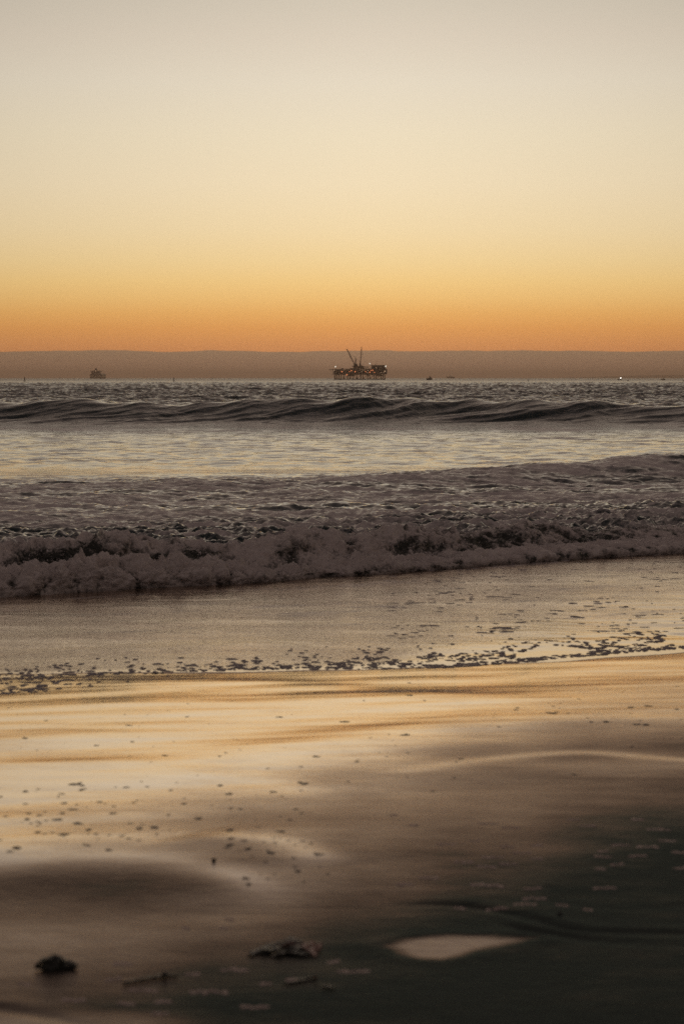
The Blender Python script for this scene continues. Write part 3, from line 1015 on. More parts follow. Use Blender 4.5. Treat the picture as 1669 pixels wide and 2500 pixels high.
def build_platform():
    base = at(780 + 760 / 7.84, 921, PY)
    root = empty('oil_platform', (base.x, PY, 0.0), R(0))
    tag(root, 'brown steel oil platform on many legs with two cranes and orange lamps', 'oil platform')
    B = lambda m, x0, x1, yt, yb, d0=-14, d1=14: m.box(pu(x0), pu(x1), d0, d1, pz(yb), pz(yt))
    # legs, each its own
    for i, x in enumerate((287, 325, 370, 412, 457, 535, 577, 643, 705, 787, 827, 917, 957, 1040, 1078, 1167, 1205, 1242)):
        top = 712 if x not in (535, 577, 643) else 738
        if x > 1000:
            top = 722
        for dy in (-11, 11):
            m = MB().rod((pu(x + (4 if dy > 0 else 0)), dy, -14), (pu(x + (4 if dy > 0 else 0)), dy, pz(top) + 0.3), 0.66 if i % 3 else 0.52, 0.52, 10)
            m.build('leg', STEEL, root)
    m = MB()
    for dy in (-11, 11):
        m.rod((pu(272), dy, pz(797)), (pu(1250), dy, pz(797)), 0.55)
        for x0, x1 in ((457, 535), (577, 643), (705, 787), (827, 917), (957, 1040), (1078, 1167)):
            m.rod((pu(x0), dy, pz(795)), (pu(x1), dy, pz(716)), 0.2)
    for x in (287, 457, 643, 827, 957, 1167):
        m.rod((pu(x), -11, pz(797)), (pu(x), 11, pz(797)), 0.35)
    m.build('bracing', STEEL, root)
    # lower deck, with girders
    m = MB()
    B(m, 240, 1228, 696, 706)
    B(m, 282, 1225, 706, 713, -12, 12)
    B(m, 540, 680, 713, 737, -9, 9)
    B(m, 905, 945, 713, 740, -9, 6)
    B(m, 985, 1232, 713, 722, -12.5, 12.5)
    B(m, 1090, 1225, 722, 738, -8, 8)
    m.build('lower_deck', STEEL, root)
    m = MB()
    B(m, 250, 985, 604, 613)
    B(m, 860, 1262, 596, 604, -13.5, 13.5)
    B(m, 340, 980, 648, 654, -13.2, 13.2)
    m.build('upper_deck', STEEL, root)
    # edge truss between the decks
    for dy in (-13, 13):
        m = MB()
        k = 0
        for x in range(262, 1225, 44):
            m.rod((pu(x), dy, pz(697)), (pu(x), dy, pz(612)), 0.28, n=6)
            a, b = (x, x + 44) if k % 2 else (x + 44, x)
            m.rod((pu(a), dy, pz(697)), (pu(b), dy, pz(613)), 0.20, n=6)
            k += 1
        m.build('truss', STEEL, root)
    # plant rooms filling the space between decks
    rnd = random.Random(5)
    m = MB()
    x = 270
    while x < 985:
        w = rnd.randint(26, 60)
        d = rnd.uniform(6, 12)
        x1 = min(x + w, 985)
        B(m, x + 2, x1 - 1, 614 + rnd.choice((0, 4, 12)), 696, -d, d)
        x = x1
    m.build('plant_module', STEEL2, root)
    m = MB()
    B(m, 985, 1240, 604, 697, -11, 11)
    B(m, 940, 984, 606, 690, -10, 9)
    for x in (1010, 1060, 1110, 1160, 1200):
        B(m, x, x + 8, 610, 697, -12.2, -11)
    m.build('quarters_lower', STEEL2, root)
    m = MB()
    B(m, 988, 1258, 534, 596, -10, 10)
    B(m, 984, 1262, 530, 534, -10.5, 10.5)
    B(m, 1258, 1276, 548, 575, -5, 5)
    m.build('quarters_block', STEEL, root)
    # windows of the quarters
    for x in range(1004, 1246, 30):
        MB().box(pu(x), pu(x + 12), -10.12, -10.02, pz(578), pz(566)).build('window', HULLD, root)
    m = MB()
    B(m, 1226, 1284, 612, 705, -9, 9)
    m.box(pu(1222), pu(1288), -9.4, 9.4, pz(612), pz(607))
    m.build('side_module', STEEL2, root)
    # drilling deck in the middle
    m = MB()
    B(m, 575, 700, 588, 604, -9, 9)
    B(m, 700, 860, 592, 604, -8, 8)
    B(m, 645, 850, 572, 590, -7, 7)
    B(m, 612, 850, 547, 556, -8, 8)
    B(m, 640, 845, 556, 572, -6, 6)
    B(m, 755, 815, 533, 547, -4, 4)
    m.build('drilling_deck', STEEL, root)
    m = MB()
    B(m, 850, 935, 558, 570, -2, 2)
    m.rod((pu(850), 0, pz(590)), (pu(925), 0, pz(570)), 0.25)
    m.build('pipe_boom', STEEL, root)
    m = MB()
    B(m, 652, 728, 516, 547, -5, 5)
    B(m, 672, 716, 506, 516, -4, 4)
    m.build('control_cabin', STEEL2, root)
    m = MB()
    B(m, 415, 455, 588, 604, -3, 3)
    m.build('deck_house', STEEL, root)
    # slewing cranes
    m = MB()
    m.rod((pu(672), 0, pz(547)), (pu(668), 0, pz(500)), 1.3, 1.0, 10)
    m.build('crane_pedestal', STEEL, root)
    m = MB().lattice((pu(662), 0, pz(500)), (pu(612), 0, pz(410)), 1.3, 1.5, 6, 0.16)
    m.lattice((pu(612), 0, pz(410)), (pu(524), 0, pz(232)), 1.5, 0.9, 10, 0.20)
    m.rod((pu(524), 0, pz(232)), (pu(516), 0, pz(226)), 0.6)
    bo = m.build('crane_boom', STEEL, root)
    MB().rod((pu(522), 0, pz(236)), (pu(690), 0, pz(408)), 0.05, n=4).build('stay_cable', STEEL, bo)
    m = MB().lattice((pu(686), 0, pz(506)), (pu(690), 0, pz(402)), 1.6, 1.1, 6, 0.17)
    m.rod((pu(688), 0, pz(402)), (pu(655), 0, pz(358)), 0.14)
    m.rod((pu(691), 0, pz(402)), (pu(697), 0, pz(362)), 0.12)
    m.build('gantry_mast', STEEL, root)
    m = MB()
    m.rod((pu(775), 2, pz(533)), (pu(775), 2, pz(495)), 1.2, 0.9, 10)
    m.build('crane_pedestal', STEEL, root)
    m = MB().lattice((pu(776), 2, pz(500)), (pu(793), 2, pz(318)), 1.0, 1.1, 10, 0.18)
    m.lattice((pu(793), 2, pz(318)), (pu(800), 2, pz(184)), 1.1, 0.6, 8, 0.16)
    b2 = m.build('crane_boom', REDP, root)
    MB().rod((pu(800), 2, pz(190)), (pu(828), 2, pz(322)), 0.04, n=4).rod((pu(828), 2, pz(322)), (pu(828), 2, pz(338)), 0.55, 0.3).build('hook_block', STEEL, b2)
    # booms, antennas
    MB().rod((pu(165), 0, pz(616)), (pu(262), 0, pz(612)), 0.28).rod((pu(190), 0, pz(618)), (pu(262), 0, pz(660)), 0.16).build('flare_boom', STEEL, root)
    MB().rod((pu(380), -4, pz(604)), (pu(380), -4, pz(545)), 0.12).build('antenna', STEEL, root)
    MB().rod((pu(1065), 0, pz(530)), (pu(1065), 0, pz(508)), 0.35).build('exhaust_stack', STEEL, root)
    MB().rod((pu(303), -6, pz(606)), (pu(303), -6, pz(566)), 0.10).build('lamp_post', STEEL, root)
    MB().rod((pu(957), -6, pz(598)), (pu(957), -6, pz(504)), 0.10).build('lamp_post', STEEL, root)

    def lampb(x, y, r, m, d=-14.2):
        MB().lathe([(r * 0.3, -r), (r * 0.9, -r * 0.5), (r, 0), (r * 0.9, r * 0.5), (r * 0.3, r)], (pu(x), d, pz(y)), 12).build('deck_lamp', m, root, True)
    for x, y in ((427, 655), (520, 713), (605, 635), (677, 655), (957, 665), (1010, 628)):
        lampb(x, y, 0.72, ORLAMP)
    for x, y in ((570, 652), (878, 655), (1045, 672), (978, 630)):
        lampb(x, y, 0.55, ORLAMP)
    for x, y in ((275, 630), (805, 655), (920, 632), (1165, 672), (1220, 672), (1195, 713), (1078, 582), (910, 672)):
        lampb(x, y, 0.45, DIMLAMP)
    lampb(1243, 646, 0.8, DIMLAMP)
    lampb(303, 560, 0.8, WHLAMP, -6)
    lampb(957, 498, 0.7, WHLAMP, -6)
    lampb(1260, 552, 0.85, WHLAMP, -10.9)


build_platform()


# ------------------------------------------------------------------ ships, boats and buoys
def ship_stern(name, x, Y, sc_, lights=True):
    """large cargo ship lying end-on"""
    p = at(x, 921, Y)
    root = empty(name, (p.x, Y, 0))
    k = sc_

    def sec(y, w, zt, fl=0.75):
        return [(-w * fl * k, y, -3 * k), (w * fl * k, y, -3 * k), (w * k, y, 4 * k), (w * k, y, zt * k), (-w * k, y, zt * k), (-w * k, y, 4 * k)]
    m = MB().loft([sec(-60 * k, 9, 12, 0.45), sec(-52 * k, 13.5, 11.6, 0.6), sec(-35 * k, 15.6, 11.2, 0.8), sec(60 * k, 15.6, 11.2, 0.8), sec(100 * k, 9, 12.5, 0.4), sec(112 * k, 2, 13.5, 0.2)])
    m.build('hull', HULLD, root)
    m = MB().box(-11.5 * k, 11 * k, -40 * k, -22 * k, 11.3 * k, 18.5 * k).box(-9.6 * k, 9.6 * k, -38 * k, -24 * k, 18.5 * k, 20.5 * k)
    sup = m.build('superstructure', STEEL2, root)
    MB().box(-15.2 * k, 15.2 * k, -33 * k, -29 * k, 18.7 * k, 19.8 * k).build('bridge_wing', STEEL2, root)
    for i in range(-4, 5):
        MB().box((i * 2.3 - 0.7) * k, (i * 2.3 + 0.7) * k, -40.2 * k, -40.05 * k, 16 * k, 17.2 * k).build('window', HULLD, sup)
    MB().loft([[(-4.4 * k, -34 * k, 20.6 * k), (3.6 * k, -34 * k, 20.6 * k), (3.6 * k, -28 * k, 20.6 * k), (-4.4 * k, -28 * k, 20.6 * k)],
               [(-1.3 * k, -33 * k, 26.4 * k), (1.3 * k, -33 * k, 26.4 * k), (1.3 * k, -29 * k, 26.4 * k), (-1.3 * k, -29 * k, 26.4 * k)]]).build('funnel', STEEL, root)
    MB().rod((0.6 * k, -31 * k, 26 * k), (0.6 * k, -31 * k, 29 * k), 0.35 * k).build('mast', STEEL, root)
    if lights:
        MB().lathe([(0.4, -1.2), (1.2, 0), (0.4, 1.2)], (0, -41 * k, 19.6 * k), 10).build('stern_lamp', DIMLAMP, root)
    return root


tag(ship_stern('cargo_ship', 238.5, 6000.0, 1.0), 'dark cargo ship seen end-on at the left, with one pale lamp on its bridge', 'ship')


def far_ship():
    Y = 8500.0
    p = at(1099, 921, Y)
    u = Y / FPX
    root = empty('tanker', (p.x, Y, 0))
    tag(root, 'faint low ship with pale masts fading in the haze right of the dark boat', 'ship')

    def sec(x, w, zt):
        return [(x * u, -w, -3), (x * u, w * 0.6, -3), (x * u, w, zt), (x * u, -w, zt)]
    MB().loft([sec(-10.5, 2, 7.5), sec(-9, 8, 6.3), sec(8.5, 9, 6.0), sec(9.8, 6, 6.6)]).build('hull', STEEL2, root)
    MB().box(-5 * u, 5 * u, -6, 6, 6.1, 4.6 * u).box(-2.4 * u, 2.6 * u, -5, 5, 4.6 * u, 6.4 * u).build('superstructure', CREAM, root)
    for x, h in ((-2.6, 10.5), (2.2, 11.0), (5.6, 7.4)):
        mm = MB().rod((x * u, 0, 6), (x * u, 0, h * u), 0.7, 0.5)
        mm.build('mast', CREAM, root)
    for x, z in ((-2.6, 9.2), (2.2, 9.6), (-4.6, 4.4), (5.6, 5.2), (0, 6.8)):
        MB().lathe([(0.4, -1.0), (1.1, 0), (0.4, 1.0)], (x * u, -7, z * u), 10).build('deck_lamp', DIMLAMP, root)


far_ship()


def work_boat():
    Y = 2500.0
    u = Y / FPX
    p = at(1048, 921, Y)
    root = empty('fishing_boat', (p.x, Y, 0.3))
    tag(root, 'small dark fishing boat with pointed wheelhouse just right of the oil platform', 'boat')

    def sec(x, w, zt, wl):
        return [(x * u, -wl, -0.8), (x * u, wl, -0.8), (x * u, w, zt), (x * u, -w, zt)]
    MB().loft([sec(-8.0, 0.1, 2.1, 0.05), sec(-5.5, 1.2, 1.5, 0.7), sec(0, 1.6, 1.1, 1.2), sec(6.0, 1.5, 1.2, 1.2), sec(6.8, 1.3, 1.3, 1.0)]).build('hull', HULLD, root)
    z1 = 1.1
    MB().loft([[(-4.4 * u, -1.1, z1), (5.2 * u, -1.1, z1), (5.2 * u, 1.1, z1), (-4.4 * u, 1.1, z1)],
               [(-1.4 * u, -1.0, 2.7), (3.6 * u, -1.0, 2.7), (3.6 * u, 1.0, 2.7), (-1.4 * u, 1.0, 2.7)],
               [(0.0 * u, -0.6, 3.5), (1.9 * u, -0.6, 3.5), (1.9 * u, 0.6, 3.5), (0.0 * u, 0.6, 3.5)]]).build('wheelhouse', HULLD, root)
    MB().rod((0.9 * u, 0, 3.5), (0.9 * u, 0, 4.4), 0.12, 0.06).build('mast', STEEL, root)


work_boat()


def buoy(x, Y, h, label, group='navigation buoys in front of the fog bank', tilt=0.0):
    p = at(x, 921, Y)
    root = empty('navigation_buoy', (p.x, Y, 0.0))
    root.rotation_euler = (0, tilt, 0)
    tag(root, label, 'buoy', group)
    k = h / 3.6
    MB().lathe([(0.2 * k, -0.6 * k), (0.72 * k, -0.4 * k), (0.75 * k, 0.4 * k), (0.6 * k, 0.6 * k), (0.2 * k, 0.62 * k)], n=16).build('float', HULLD, root, True)
    m = MB()
    for i in range(4):
        t = math.pi / 4 + i * math.pi / 2
        m.rod((0.5 * k * math.cos(t), 0.5 * k * math.sin(t), 0.55 * k), (0.26 * k * math.cos(t), 0.26 * k * math.sin(t), 2.6 * k), 0.07 * k)
    for z, r in ((1.2, 0.42), (1.9, 0.34), (2.6, 0.28)):
        m.lathe([(r * k, 0), (r * k, 0.06 * k)], (0, 0, z * k), 12)
    m.box(-0.36 * k, 0.36 * k, -0.05 * k, 0.05 * k, 1.3 * k, 2.5 * k)
    m.build('tower', REDP, root)
    MB().lathe([(0.16 * k, 2.66 * k), (0.2 * k, 2.9 * k), (0.2 * k, 3.3 * k), (0.08 * k, 3.6 * k)], n=12).build('lantern', STEEL, root, True)
    return root


buoy(60.5, 1500.0, 3.2, 'tallest dark buoy, near the left edge, left of the cargo ship', tilt=0.03)
buoy(424.5, 1600.0, 2.9, 'dark buoy standing between the cargo ship and the oil platform', tilt=-0.02)
buoy(1289, 1300.0, 1.9, 'short dark buoy right of the faint ship', tilt=0.06)
buoy(1667, 1200.0, 1.6, 'dark buoy cut by the right edge, beyond the anchored sailboat', tilt=0.0)


def small_marker(x, Y, label):
    p = at(x, 921, Y)
    root = empty('mooring_float', (p.x, Y, 0.25))
    tag(root, label, 'float', 'small floats on the sea')
    MB().lathe([(0.1, -0.3), (0.55, -0.2), (0.7, 0.05), (0.55, 0.3), (0.15, 0.42)], n=14).build('float', HULLD, root, True)
    MB().rod((0, 0, 0.4), (0, 0, 0.75), 0.06).build('eye', STEEL, root)


small_marker(1077, 640.0, 'small dark float on the chop between the fishing boat and the faint ship')
small_marker(1532, 1700.0, 'tiny dark float just right of the white light')


def lit_boat():
    Y = 2600.0
    p = at(1512, 921, Y)
    root = empty('motorboat', (p.x, Y, 0.2))
    tag(root, 'small boat showing one bright white light near the right', 'boat')

    def sec(x, w, zt, wl):
        return [(x, -wl, -0.5), (x, wl, -0.5), (x, w, zt), (x, -w, zt)]
    MB().loft([sec(-2.6, 0.1, 0.9, 0.05), sec(-1.4, 0.9, 0.7, 0.5), sec(2.0, 1.0, 0.6, 0.8), sec(2.5, 0.9, 0.6, 0.7)]).build('hull', STEEL2, root)
    MB().box(-0.7, 1.0, -0.7, 0.7, 0.62, 1.4).build('cabin', STEEL2, root)
    MB().rod((0.8, 0, 1.4), (0.8, 0, 2.2), 0.05).build('mast', STEEL, root)
    MB().lathe([(0.2, -0.6), (0.52, -0.3), (0.6, 0), (0.52, 0.3), (0.2, 0.6)], (0.8, -0.4, 1.9), 12).build('masthead_lamp', lamp_mat('bright_lamp', (1, 0.95, 0.85), 4.0), root, True)


lit_boat()


def sailboat():
    Y = 2400.0
    u = Y / FPX
    p = at(1618, 921, Y)
    root = empty('sailboat', (p.x, Y, 0.1))
    tag(root, 'dark sailboat with bare mast and sails down near the right edge', 'sailboat')

    def sec(x, w, zt, wl):
        return [(x * u, -wl, -0.5), (x * u, wl, -0.5), (x * u, w, zt), (x * u, -w, zt)]
    MB().loft([sec(-6.5, 0.05, 1.15, 0.03), sec(-4, 0.8, 0.95, 0.4), sec(0, 1.2, 0.8, 0.8), sec(5, 0.9, 0.9, 0.6)]).build('hull', HULLD, root)
    MB().box(-1.6 * u, 2.2 * u, -0.6, 0.6, 0.82, 1.25).build('cabin', STEEL2, root)
    MB().rod((-0.6 * u, 0, 0.8), (-0.6 * u, 0, 11 * u), 0.09, 0.06).build('mast', STEEL, root)
    MB().rod((-0.6 * u, 0, 1.7), (4 * u, 0, 1.6), 0.12).build('boom', SAILC, root)
    MB().rod((-0.6 * u, 0, 10.9 * u), (-6.3 * u, 0, 1.1), 0.015, n=4).rod((-0.6 * u, 0, 10.9 * u), (4.9 * u, 0, 0.95), 0.015, n=4).build('stay', STEEL, root)


sailboat()


# distant coast behind the haze on the right
def build_coast():
    xs = np.linspace(-2000, 9000, 160)
    prof = np.array([[0.0], [0.35], [0.7], [1.0], [0.8], [0.3], [0.0]])
    Yd = np.array([17000, 17300, 17700, 18300, 19200, 20500, 22500.0])
    h = 95 * sstep(600, 5200, xs) * (0.8 + 0.25 * fbm2(xs * 0.0012, xs * 0, 4, 0.5, 77)) - 6
    P = np.zeros((len(Yd), len(xs), 3))
    for i in range(len(Yd)):
        P[i, :, 0] = xs
        P[i, :, 1] = Yd[i]
        P[i, :, 2] = h * prof[i] * (1 + 0.15 * fbm2(xs * 0.002, xs * 0 + i * 0.7, 3, 0.5, 78)) - 3
    grid_mesh('hills', P, paint('dry_hillside', (0.075, 0.06, 0.045), 0.9, 0.3, 0.004), kind='structure')


build_coast()


# ------------------------------------------------------------------ flecks of foam
def foam_mat(name, c1, c2):
    t = NT(name)
    P = t.coords()
    n = t.noise(P, 70, 4, 0.6)
    b = t.n('ShaderNodeBump', Strength=0.8, Distance=0.004, Height=t.n('ShaderNodeTexVoronoi', Vector=P, Scale=160.0).outputs['Distance'])
    p = t.n('ShaderNodeBsdfPrincipled', Base_Color=t.mixc(n, c1, c2), Roughness=0.6, Specular_IOR_Level=0.3, Normal=b.outputs[0])
    return t.surf(p.outputs[0])


def fleck_mesh(name, items, mat):
    rnd = random.Random(3)
    m = MB()
    xs = np.array([i[0] for i in items])
    ys = np.array([i[1] for i in items])
    ey = edge_y(xs)
    zs = sand_height(xs, ys)
    zw, _, _ = sea_height(xs, ys)
    zs = np.where(ys > ey, np.maximum(zw, zs), zs)
    for (x, y, rx, ry, h), z0 in zip(items, zs):
        n = 11
        ph = rnd.uniform(0, 6.28)
        rad = [rnd.uniform(0.62, 1.15) * (1 + 0.25 * math.sin(2 * math.pi * 2 * i / n + ph)) for i in range(n)]
        vs = []
        for fr, hz in ((1.0, -0.35), (0.92, 0.35), (0.6, 0.85)):
            for i in range(n):
                t = 2 * math.pi * i / n
                vs.append((x + rx * fr * rad[i] * math.cos(t), y + ry * fr * rad[i] * math.sin(t), z0 + h * hz * rnd.uniform(0.8, 1.2)))
        vs.append((x, y, z0 + h))
        fs = []
        for k in range(2):
            for i in range(n):
                fs.append((k * n + i, k * n + (i + 1) % n, (k + 1) * n + (i + 1) % n, (k + 1) * n + i))
        fs += [(2 * n + i, 2 * n + (i + 1) % n, 3 * n) for i in range(n)]
        m.add(vs, fs)
    o = m.build(name, mat, smooth=True)
    o['kind'] = 'stuff'
    return o


def build_flecks():
    rnd = random.Random(21)
    it = []

    def ground(x, r):
        p = sand_world(x, r)
        return p.x, p.y, p.y / FPX
    # raft of bubbles along the swash edge, thick to the right, thinning to the left
    def line(xx):
        return float(np.interp(xx, [-300, 0, 300, 600, 900, 1100, 1300, 1450, 1669, 2000], [1668, 1655, 1643, 1634, 1630, 1626, 1613, 1600, 1584, 1566]))
    for _ in range(3600):
        xx = rnd.uniform(-250, 2000)
        dens = float(np.interp(xx, [0, 500, 850, 1050, 1669], [0.16, 0.28, 0.6, 1.0, 1.0]))
        if rnd.random() > dens:
            continue
        up = abs(rnd.gauss(0, 1)) ** 1.2 * (17 if xx > 700 else 9)
        if noise2(xx * 0.012, up * 0.05, 5) < -0.12 and up > 6:
            continue
        X, Y, k = ground(xx, line(xx) + 3 - up)
        s = rnd.lognormvariate(0, 0.5)
        it.append((X, Y, min(0.017 * s, 0.07), min(0.021 * s, 0.07), 0.0045 * min(s, 1.6)))
    # bubbles left behind at the far left
    for _ in range(230):
        xx = rnd.gauss(30, 120)
        rr = rnd.uniform(1642, 1700) - max(0, xx) * 0.10
        X, Y, k = ground(xx, rr)
        s = rnd.lognormvariate(0, 0.45)
        it.append((X, Y, 0.018 * s, 0.026 * s, 0.006))
    # streaks of foam on the swash, right
    for _ in range(900):
        xx = rnd.uniform(950, 2000)
        rr = rnd.uniform(1425, 1570) - (xx - 1300) * 0.03
        if noise2(xx * 0.004, rr * 0.035 + xx * 0.003, 6) < 0.08 and rnd.random() < 0.85:
            continue
        X, Y, k = ground(xx, rr)
        s = rnd.lognormvariate(0, 0.5)
        it.append((X, Y, min(0.034 * s, 0.10), min(0.022 * s, 0.06), 0.004))
    fleck_mesh('swash_foam', it, foam_mat('bubble_foam', (0.22, 0.185, 0.18, 1), (0.40, 0.35, 0.34, 1)))
    # scattered remains on the wet sand
    it = []
    for (x0, x1, r0, r1, n, sz) in ((0, 760, 1905, 2100, 150, 1.0), (-200, 0, 1905, 2100, 25, 1.0), (0, 900, 1700, 1900, 55, 0.7), (650, 1669, 1655, 1720, 26, 0.7),
                                    (1180, 1800, 1705, 1772, 42, 0.9), (820, 1150, 1780, 1960, 34, 0.9), (560, 800, 2060, 2200, 26, 0.8), (1100, 1669, 1772, 1900, 8, 0.8)):
        for _ in range(n):
            xx, rr = rnd.uniform(x0, x1), rnd.uniform(r0, r1)
            if noise2(xx * 0.008, rr * 0.02, 9) < -0.25:
                continue
            X, Y, k = ground(xx, rr)
            s = rnd.lognormvariate(0, 0.45) * sz
            it.append((X, Y, min(6.5 * k * s, 0.03), min(5 * k * s * 1.8, 0.04), 0.0016 * s))
    o = fleck_mesh('sand_specks', it, paint('dark_grit', (0.085, 0.062, 0.048), 0.7, 0.3, 40))
    # pale dried foam on the dark sand
    it = []
    for x, r, w in ((960, 1990, 20), (1010, 2018, 20), (1190, 2012, 40), (1245, 2022, 45), (1090, 2065, 45), (1160, 2055, 25), (1240, 2070, 35), (1308, 2065, 30),
                    (1205, 2096, 55), (1275, 2085, 50), (1240, 2112, 45), (1185, 2118, 45), (1310, 2098, 30), (1130, 2108, 50), (1045, 2145, 45), (1205, 2162, 50),
                    (1302, 2168, 45), (1165, 2160, 30), (1305, 2190, 60), (1210, 2215, 50), (1373, 2208, 30), (1474, 2166, 60), (1470, 2093, 40), (1470, 2080, 30),
                    (1505, 2112, 40), (1465, 2122, 25), (1555, 2092, 45), (1512, 2065, 50), (1580, 2070, 55), (1605, 2027, 60), (1628, 2055, 45), (1660, 2083, 40),
                    (1665, 2120, 35), (1555, 2000, 30), (1400, 2000, 30), (1435, 2018, 40), (1435, 2220, 25), (1280, 2205, 60), (1120, 2215, 30), (985, 2160, 40),
                    (575, 2363, 70), (350, 2415, 70), (510, 2418, 95), (310, 2447, 45), (280, 2387, 40), (400, 2445, 40), (725, 2390, 50), (620, 2460, 70),
                    (390, 2475, 45), (860, 2371, 80), (560, 2240, 22), (455, 2262, 20), (545, 2262, 20), (650, 2400, 30), (815, 2345, 30), (300, 2350, 50), (470, 2372, 40),
                    (180, 2440, 60), (60, 2400, 35), (1750, 2100, 50), (1790, 2050, 60), (1730, 2180, 60)):
        X, Y, k = ground(x, r)
        n = max(2, int(w / 14))
        for i in range(n):
            o_ = (i - (n - 1) / 2) * w * k / n
            it.append((X + o_, Y + rnd.uniform(-0.012, 0.012), w * k / n * rnd.uniform(0.55, 0.8), rnd.uniform(0.012, 0.026), rnd.uniform(0.002, 0.0035)))
    fleck_mesh('dried_foam', it, foam_mat('dried_foam', (0.42, 0.31, 0.27, 1), (0.58, 0.45, 0.40, 1)))


build_flecks()


# ------------------------------------------------------------------ seaweed and pebbles on the sand
def weed_mat(name, c, c2):
    t = NT(name)
    tcn = t.n('ShaderNodeTexCoord')
    n = t.noise(tcn.outputs['Object'], 35, 5, 0.6)
    b = t.n('ShaderNodeBump', Strength=0.6, Distance=0.004, Height=n)
    p = t.n('ShaderNodeBsdfPrincipled', Base_Color=t.mixc(n, (*c, 1), (*c2, 1)), Roughness=0.38, Specular_IOR_Level=0.4, Normal=b.outputs[0])
    return t.surf(p.outputs[0])


WEED = weed_mat('dark_kelp', (0.008, 0.010, 0.006), (0.020, 0.018, 0.009))
WEEDR = weed_mat('red_brown_kelp', (0.04, 0.012, 0.007), (0.065, 0.022, 0.012))
WEEDP = weed_mat('pale_kelp', (0.22, 0.11, 0.08), (0.32, 0.18, 0.14))


def blade(m, pts, w, th=0.003, ruffle=0.35, seed=0):
    """leathery strap through pts with ruffled edges"""
    rnd = random.Random(seed)
    P = [Vector(p) for p in pts]
    out = []
    for i in range(len(P) - 1):
        p0, p1, p2, p3 = P[max(i - 1, 0)], P[i], P[i + 1], P[min(i + 2, len(P) - 1)]
        for k in range(6):
            t = k / 6
            out.append(0.5 * (2 * p1 + (p2 - p0) * t + (2 * p0 - 5 * p1 + 4 * p2 - p3) * t * t + (3 * p1 - p0 - 3 * p2 + p3) * t ** 3))
    out.append(P[-1])
    n = len(out)
    ph = rnd.uniform(0, 6)
    secs = []
    for i, c in enumerate(out):
        d = (out[min(i + 1, n - 1)] - out[max(i - 1, 0)]).normalized()
        w_ = w * 1.7
        s = d.cross(Vector((0, 0, 1)))
        s = s.normalized() if s.length > 1e-3 else Vector((0, 1, 0))
        up = s.cross(d)
        f = i / (n - 1)
        ww = w_ * (0.35 + 0.65 * math.sin(math.pi * min(1, f * 0.9 + 0.12)))
        r1 = math.sin(i * 1.15 + ph) * ww * ruffle
        r2 = math.sin(i * 1.4 + ph + 2) * ww * ruffle
        secs.append([c + s * ww + up * r1, c + s * ww * 0.4 + up * th, c - s * ww * 0.4 + up * th, c - s * ww + up * r2,
                     c - s * ww * 0.4 - up * th, c + s * ww * 0.4 - up * th])
    m.loft(secs)


def lump(name, r, mat, parent, loc, seed=0, amp=0.25):
    import bmesh
    bm = bmesh.new()
    bmesh.ops.create_icosphere(bm, subdivisions=4, radius=1)
    for v in bm.verts:
        d = 1 + amp * mnoise.noise(v.co * 1.6 + Vector((seed, 0, 0))) + amp * 0.5 * mnoise.noise(v.co * 4 + Vector((0, seed, 0)))
        v.co = Vector((v.co.x * r[0] * d, v.co.y * r[1] * d, v.co.z * r[2] * d))
    me = bpy.data.meshes.new(name)
    bm.to_mesh(me)
    bm.free()
    for p in me.polygons:
        p.use_smooth = True
    me.materials.append(mat)
    o = bpy.data.objects.new(name, me)
    o.location = loc
    o.parent = parent
    col.objects.link(o)
    return o


def gz(x, y):
    return float(sand_height(np.array([x]), np.array([y]))[0])


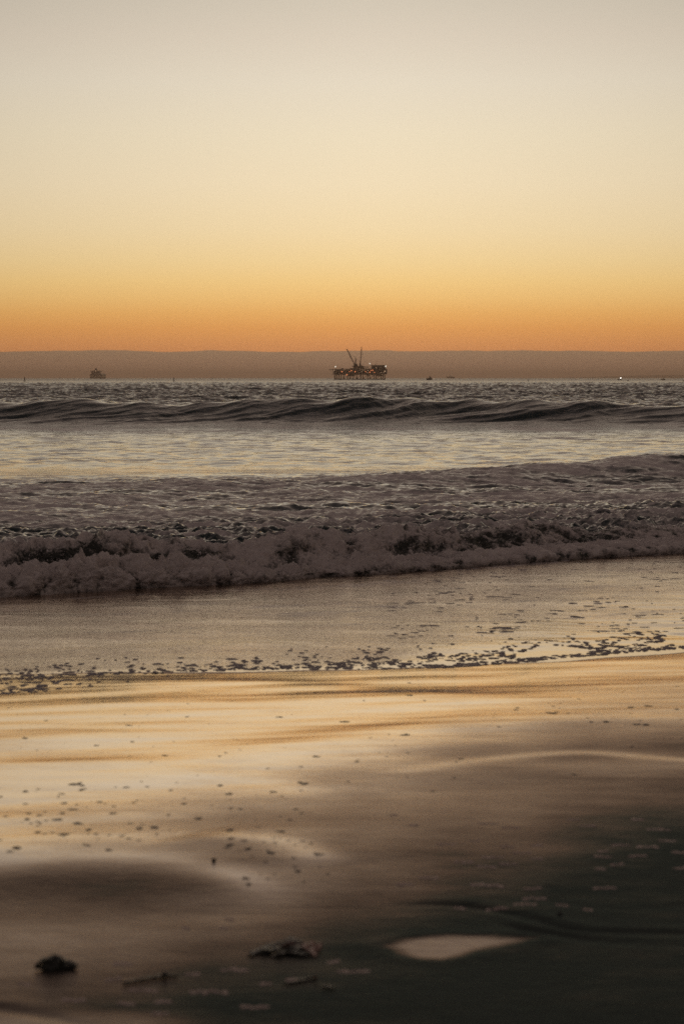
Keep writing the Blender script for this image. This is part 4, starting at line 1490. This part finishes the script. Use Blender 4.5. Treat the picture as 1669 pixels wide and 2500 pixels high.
def build_weed():
    # lump of kelp at the left
    p = sand_world(135, 2362)
    u = p.y / FPX
    root = empty('kelp_lump', (p.x, p.y, gz(p.x, p.y)))
    tag(root, 'dark lump of kelp lying alone on the sand at the lower left', 'seaweed')
    lump('mass', (0.040, 0.034, 0.026), WEED, root, (-0.008, 0, 0.016), 3, 0.35)
    lump('mass', (0.036, 0.026, 0.015), WEED, root, (0.032, 0.004, 0.010), 8, 0.35)
    m = MB()
    blade(m, [(-0.055, 0, 0.020), (-0.03, 0.004, 0.030), (0.0, 0.0, 0.037), (0.03, 0, 0.024), (0.057, -0.002, 0.006)], 0.012, 0.003, 0.3, 1)
    blade(m, [(-0.056, -0.006, 0.018), (-0.045, -0.014, 0.008), (-0.01, -0.022, 0.006), (0.035, -0.016, 0.004)], 0.010, 0.003, 0.3, 2)
    m.build('frond', WEED, root, True)
    # spread clump in the middle
    p = sand_world(705, 2335)
    u = p.y / FPX
    root = empty('kelp_clump', (p.x, p.y, gz(p.x, p.y)))
    tag(root, 'spread clump of dark and reddish kelp in the foreground left of the puddle', 'seaweed')

    def q(x, y, h=0.004):
        b = sand_world(560 + x / 5.227, 2220 + y / 5.227)
        return (b.x - p.x, b.y - p.y, gz(b.x, b.y) - gz(p.x, p.y) + h)
    lump('mass', (0.024, 0.028, 0.013), WEEDR, root, q(770, 500, 0.020), 5, 0.45)
    lump('mass', (0.034, 0.030, 0.012), WEED, root, q(830, 530, 0.010), 6, 0.45)
    lump('mass', (0.020, 0.026, 0.010), WEED, root, q(450, 540, 0.007), 12, 0.45)
    lump('float_bulb', (0.014, 0.011, 0.009), WEED, root, q(640, 590, 0.008), 7, 0.2)
    lump('float_bulb', (0.013, 0.011, 0.009), WEED, root, q(985, 565, 0.008), 9, 0.2)
    m = MB()
    blade(m, [q(270, 575), q(400, 530, 0.010), q(500, 545, 0.012), q(640, 520, 0.014), q(760, 500, 0.022)], 0.012, 0.003, 0.35, 3)
    blade(m, [q(320, 520), q(480, 500, 0.012), q(620, 470, 0.016), q(780, 480, 0.024)], 0.009, 0.003, 0.4, 4)
    blade(m, [q(560, 600), q(700, 560, 0.008), q(860, 580, 0.012), q(1040, 590, 0.004)], 0.010, 0.003, 0.3, 5)
    blade(m, [q(660, 470, 0.016), q(800, 450, 0.026), q(930, 480, 0.014)], 0.010, 0.003, 0.3, 6)
    m.build('frond', WEED, root, True)
    m = MB()
    blade(m, [q(880, 520, 0.014), q(980, 490, 0.016), q(1080, 470, 0.016), q(1180, 480, 0.012)], 0.010, 0.002, 0.5, 7)
    blade(m, [q(900, 500, 0.014), q(1020, 530, 0.012), q(1070, 560, 0.008), q(1100, 590, 0.004)], 0.009, 0.002, 0.5, 8)
    blade(m, [q(1040, 480, 0.014), q(1110, 520, 0.010), q(1160, 500, 0.018)], 0.008, 0.002, 0.5, 9)
    m.build('torn_frond', WEEDP, root, True)['label'] = 'pale pinkish torn frond'
    # strands
    def strand(name, pts, w, label, mat=WEED, cat='seaweed'):
        a = sand_world(*pts[len(pts) // 2])
        r_ = empty(name, (a.x, a.y, gz(a.x, a.y)))
        tag(r_, label, cat)
        mm = MB()
        pp = []
        for x, r in pts:
            b = sand_world(x, r)
            pp.append((b.x - a.x, b.y - a.y, gz(b.x, b.y) - gz(a.x, a.y) + 0.006))
        blade(mm, pp, w, 0.003, 0.35, int(pts[0][0]))
        mm.build('stalk', mat, r_, True)
        return r_
    s = strand('kelp_stalk', [(302, 2400), (345, 2391), (385, 2384), (410, 2380), (432, 2383)], 0.006, 'thin dark kelp stalk lying between the kelp lump and the spread clump')
    lump('float_bulb', (0.010, 0.009, 0.008), WEED, s, (0.022, 0, 0.012), 4, 0.15)
    s = strand('kelp_scrap', [(695, 2402), (720, 2398), (745, 2393), (768, 2388)], 0.006, 'short kelp scrap lying just below the spread clump')
    lump('float_bulb', (0.007, 0.007, 0.007), WEEDR, s, (0.030, 0.004, 0.010), 6, 0.15)
    strand('kelp_shred', [(785, 2414), (800, 2413), (815, 2417)], 0.006, 'tiny dark kelp shred right of the kelp scrap')
    for x, r, rad, lab in ((522, 2119, 0.0075, 'single round dark pebble on the wet sand above the kelp'),
                           (1366, 2232, 0.007, 'small dark pebble on the sand above the puddle, to its right')):
        b = sand_world(x, r)
        r_ = empty('pebble', (b.x, b.y, gz(b.x, b.y)))
        tag(r_, lab, 'pebble')
        lump('stone', (rad * 1.1, rad, rad), paint('dark_stone', (0.012, 0.011, 0.010), 0.5, 0.3, 60), r_, (0, 0, rad * 0.7), x, 0.15)


build_weed()


# ------------------------------------------------------------------ haze
def build_haze():
    m = MB().box(-16000, 16000, -600, 25500, -16.5, 62)
    t = NT('sea_haze')
    v = t.n('ShaderNodeVolumePrincipled', Color=(0.98, 0.75, 0.60, 1), Density=1.0e-4, Anisotropy=0.7)
    t.t.links.new(v.outputs[0], t.out.inputs['Volume'])
    o = m.build('haze', t.m)
    o['kind'] = 'stuff'


build_haze()
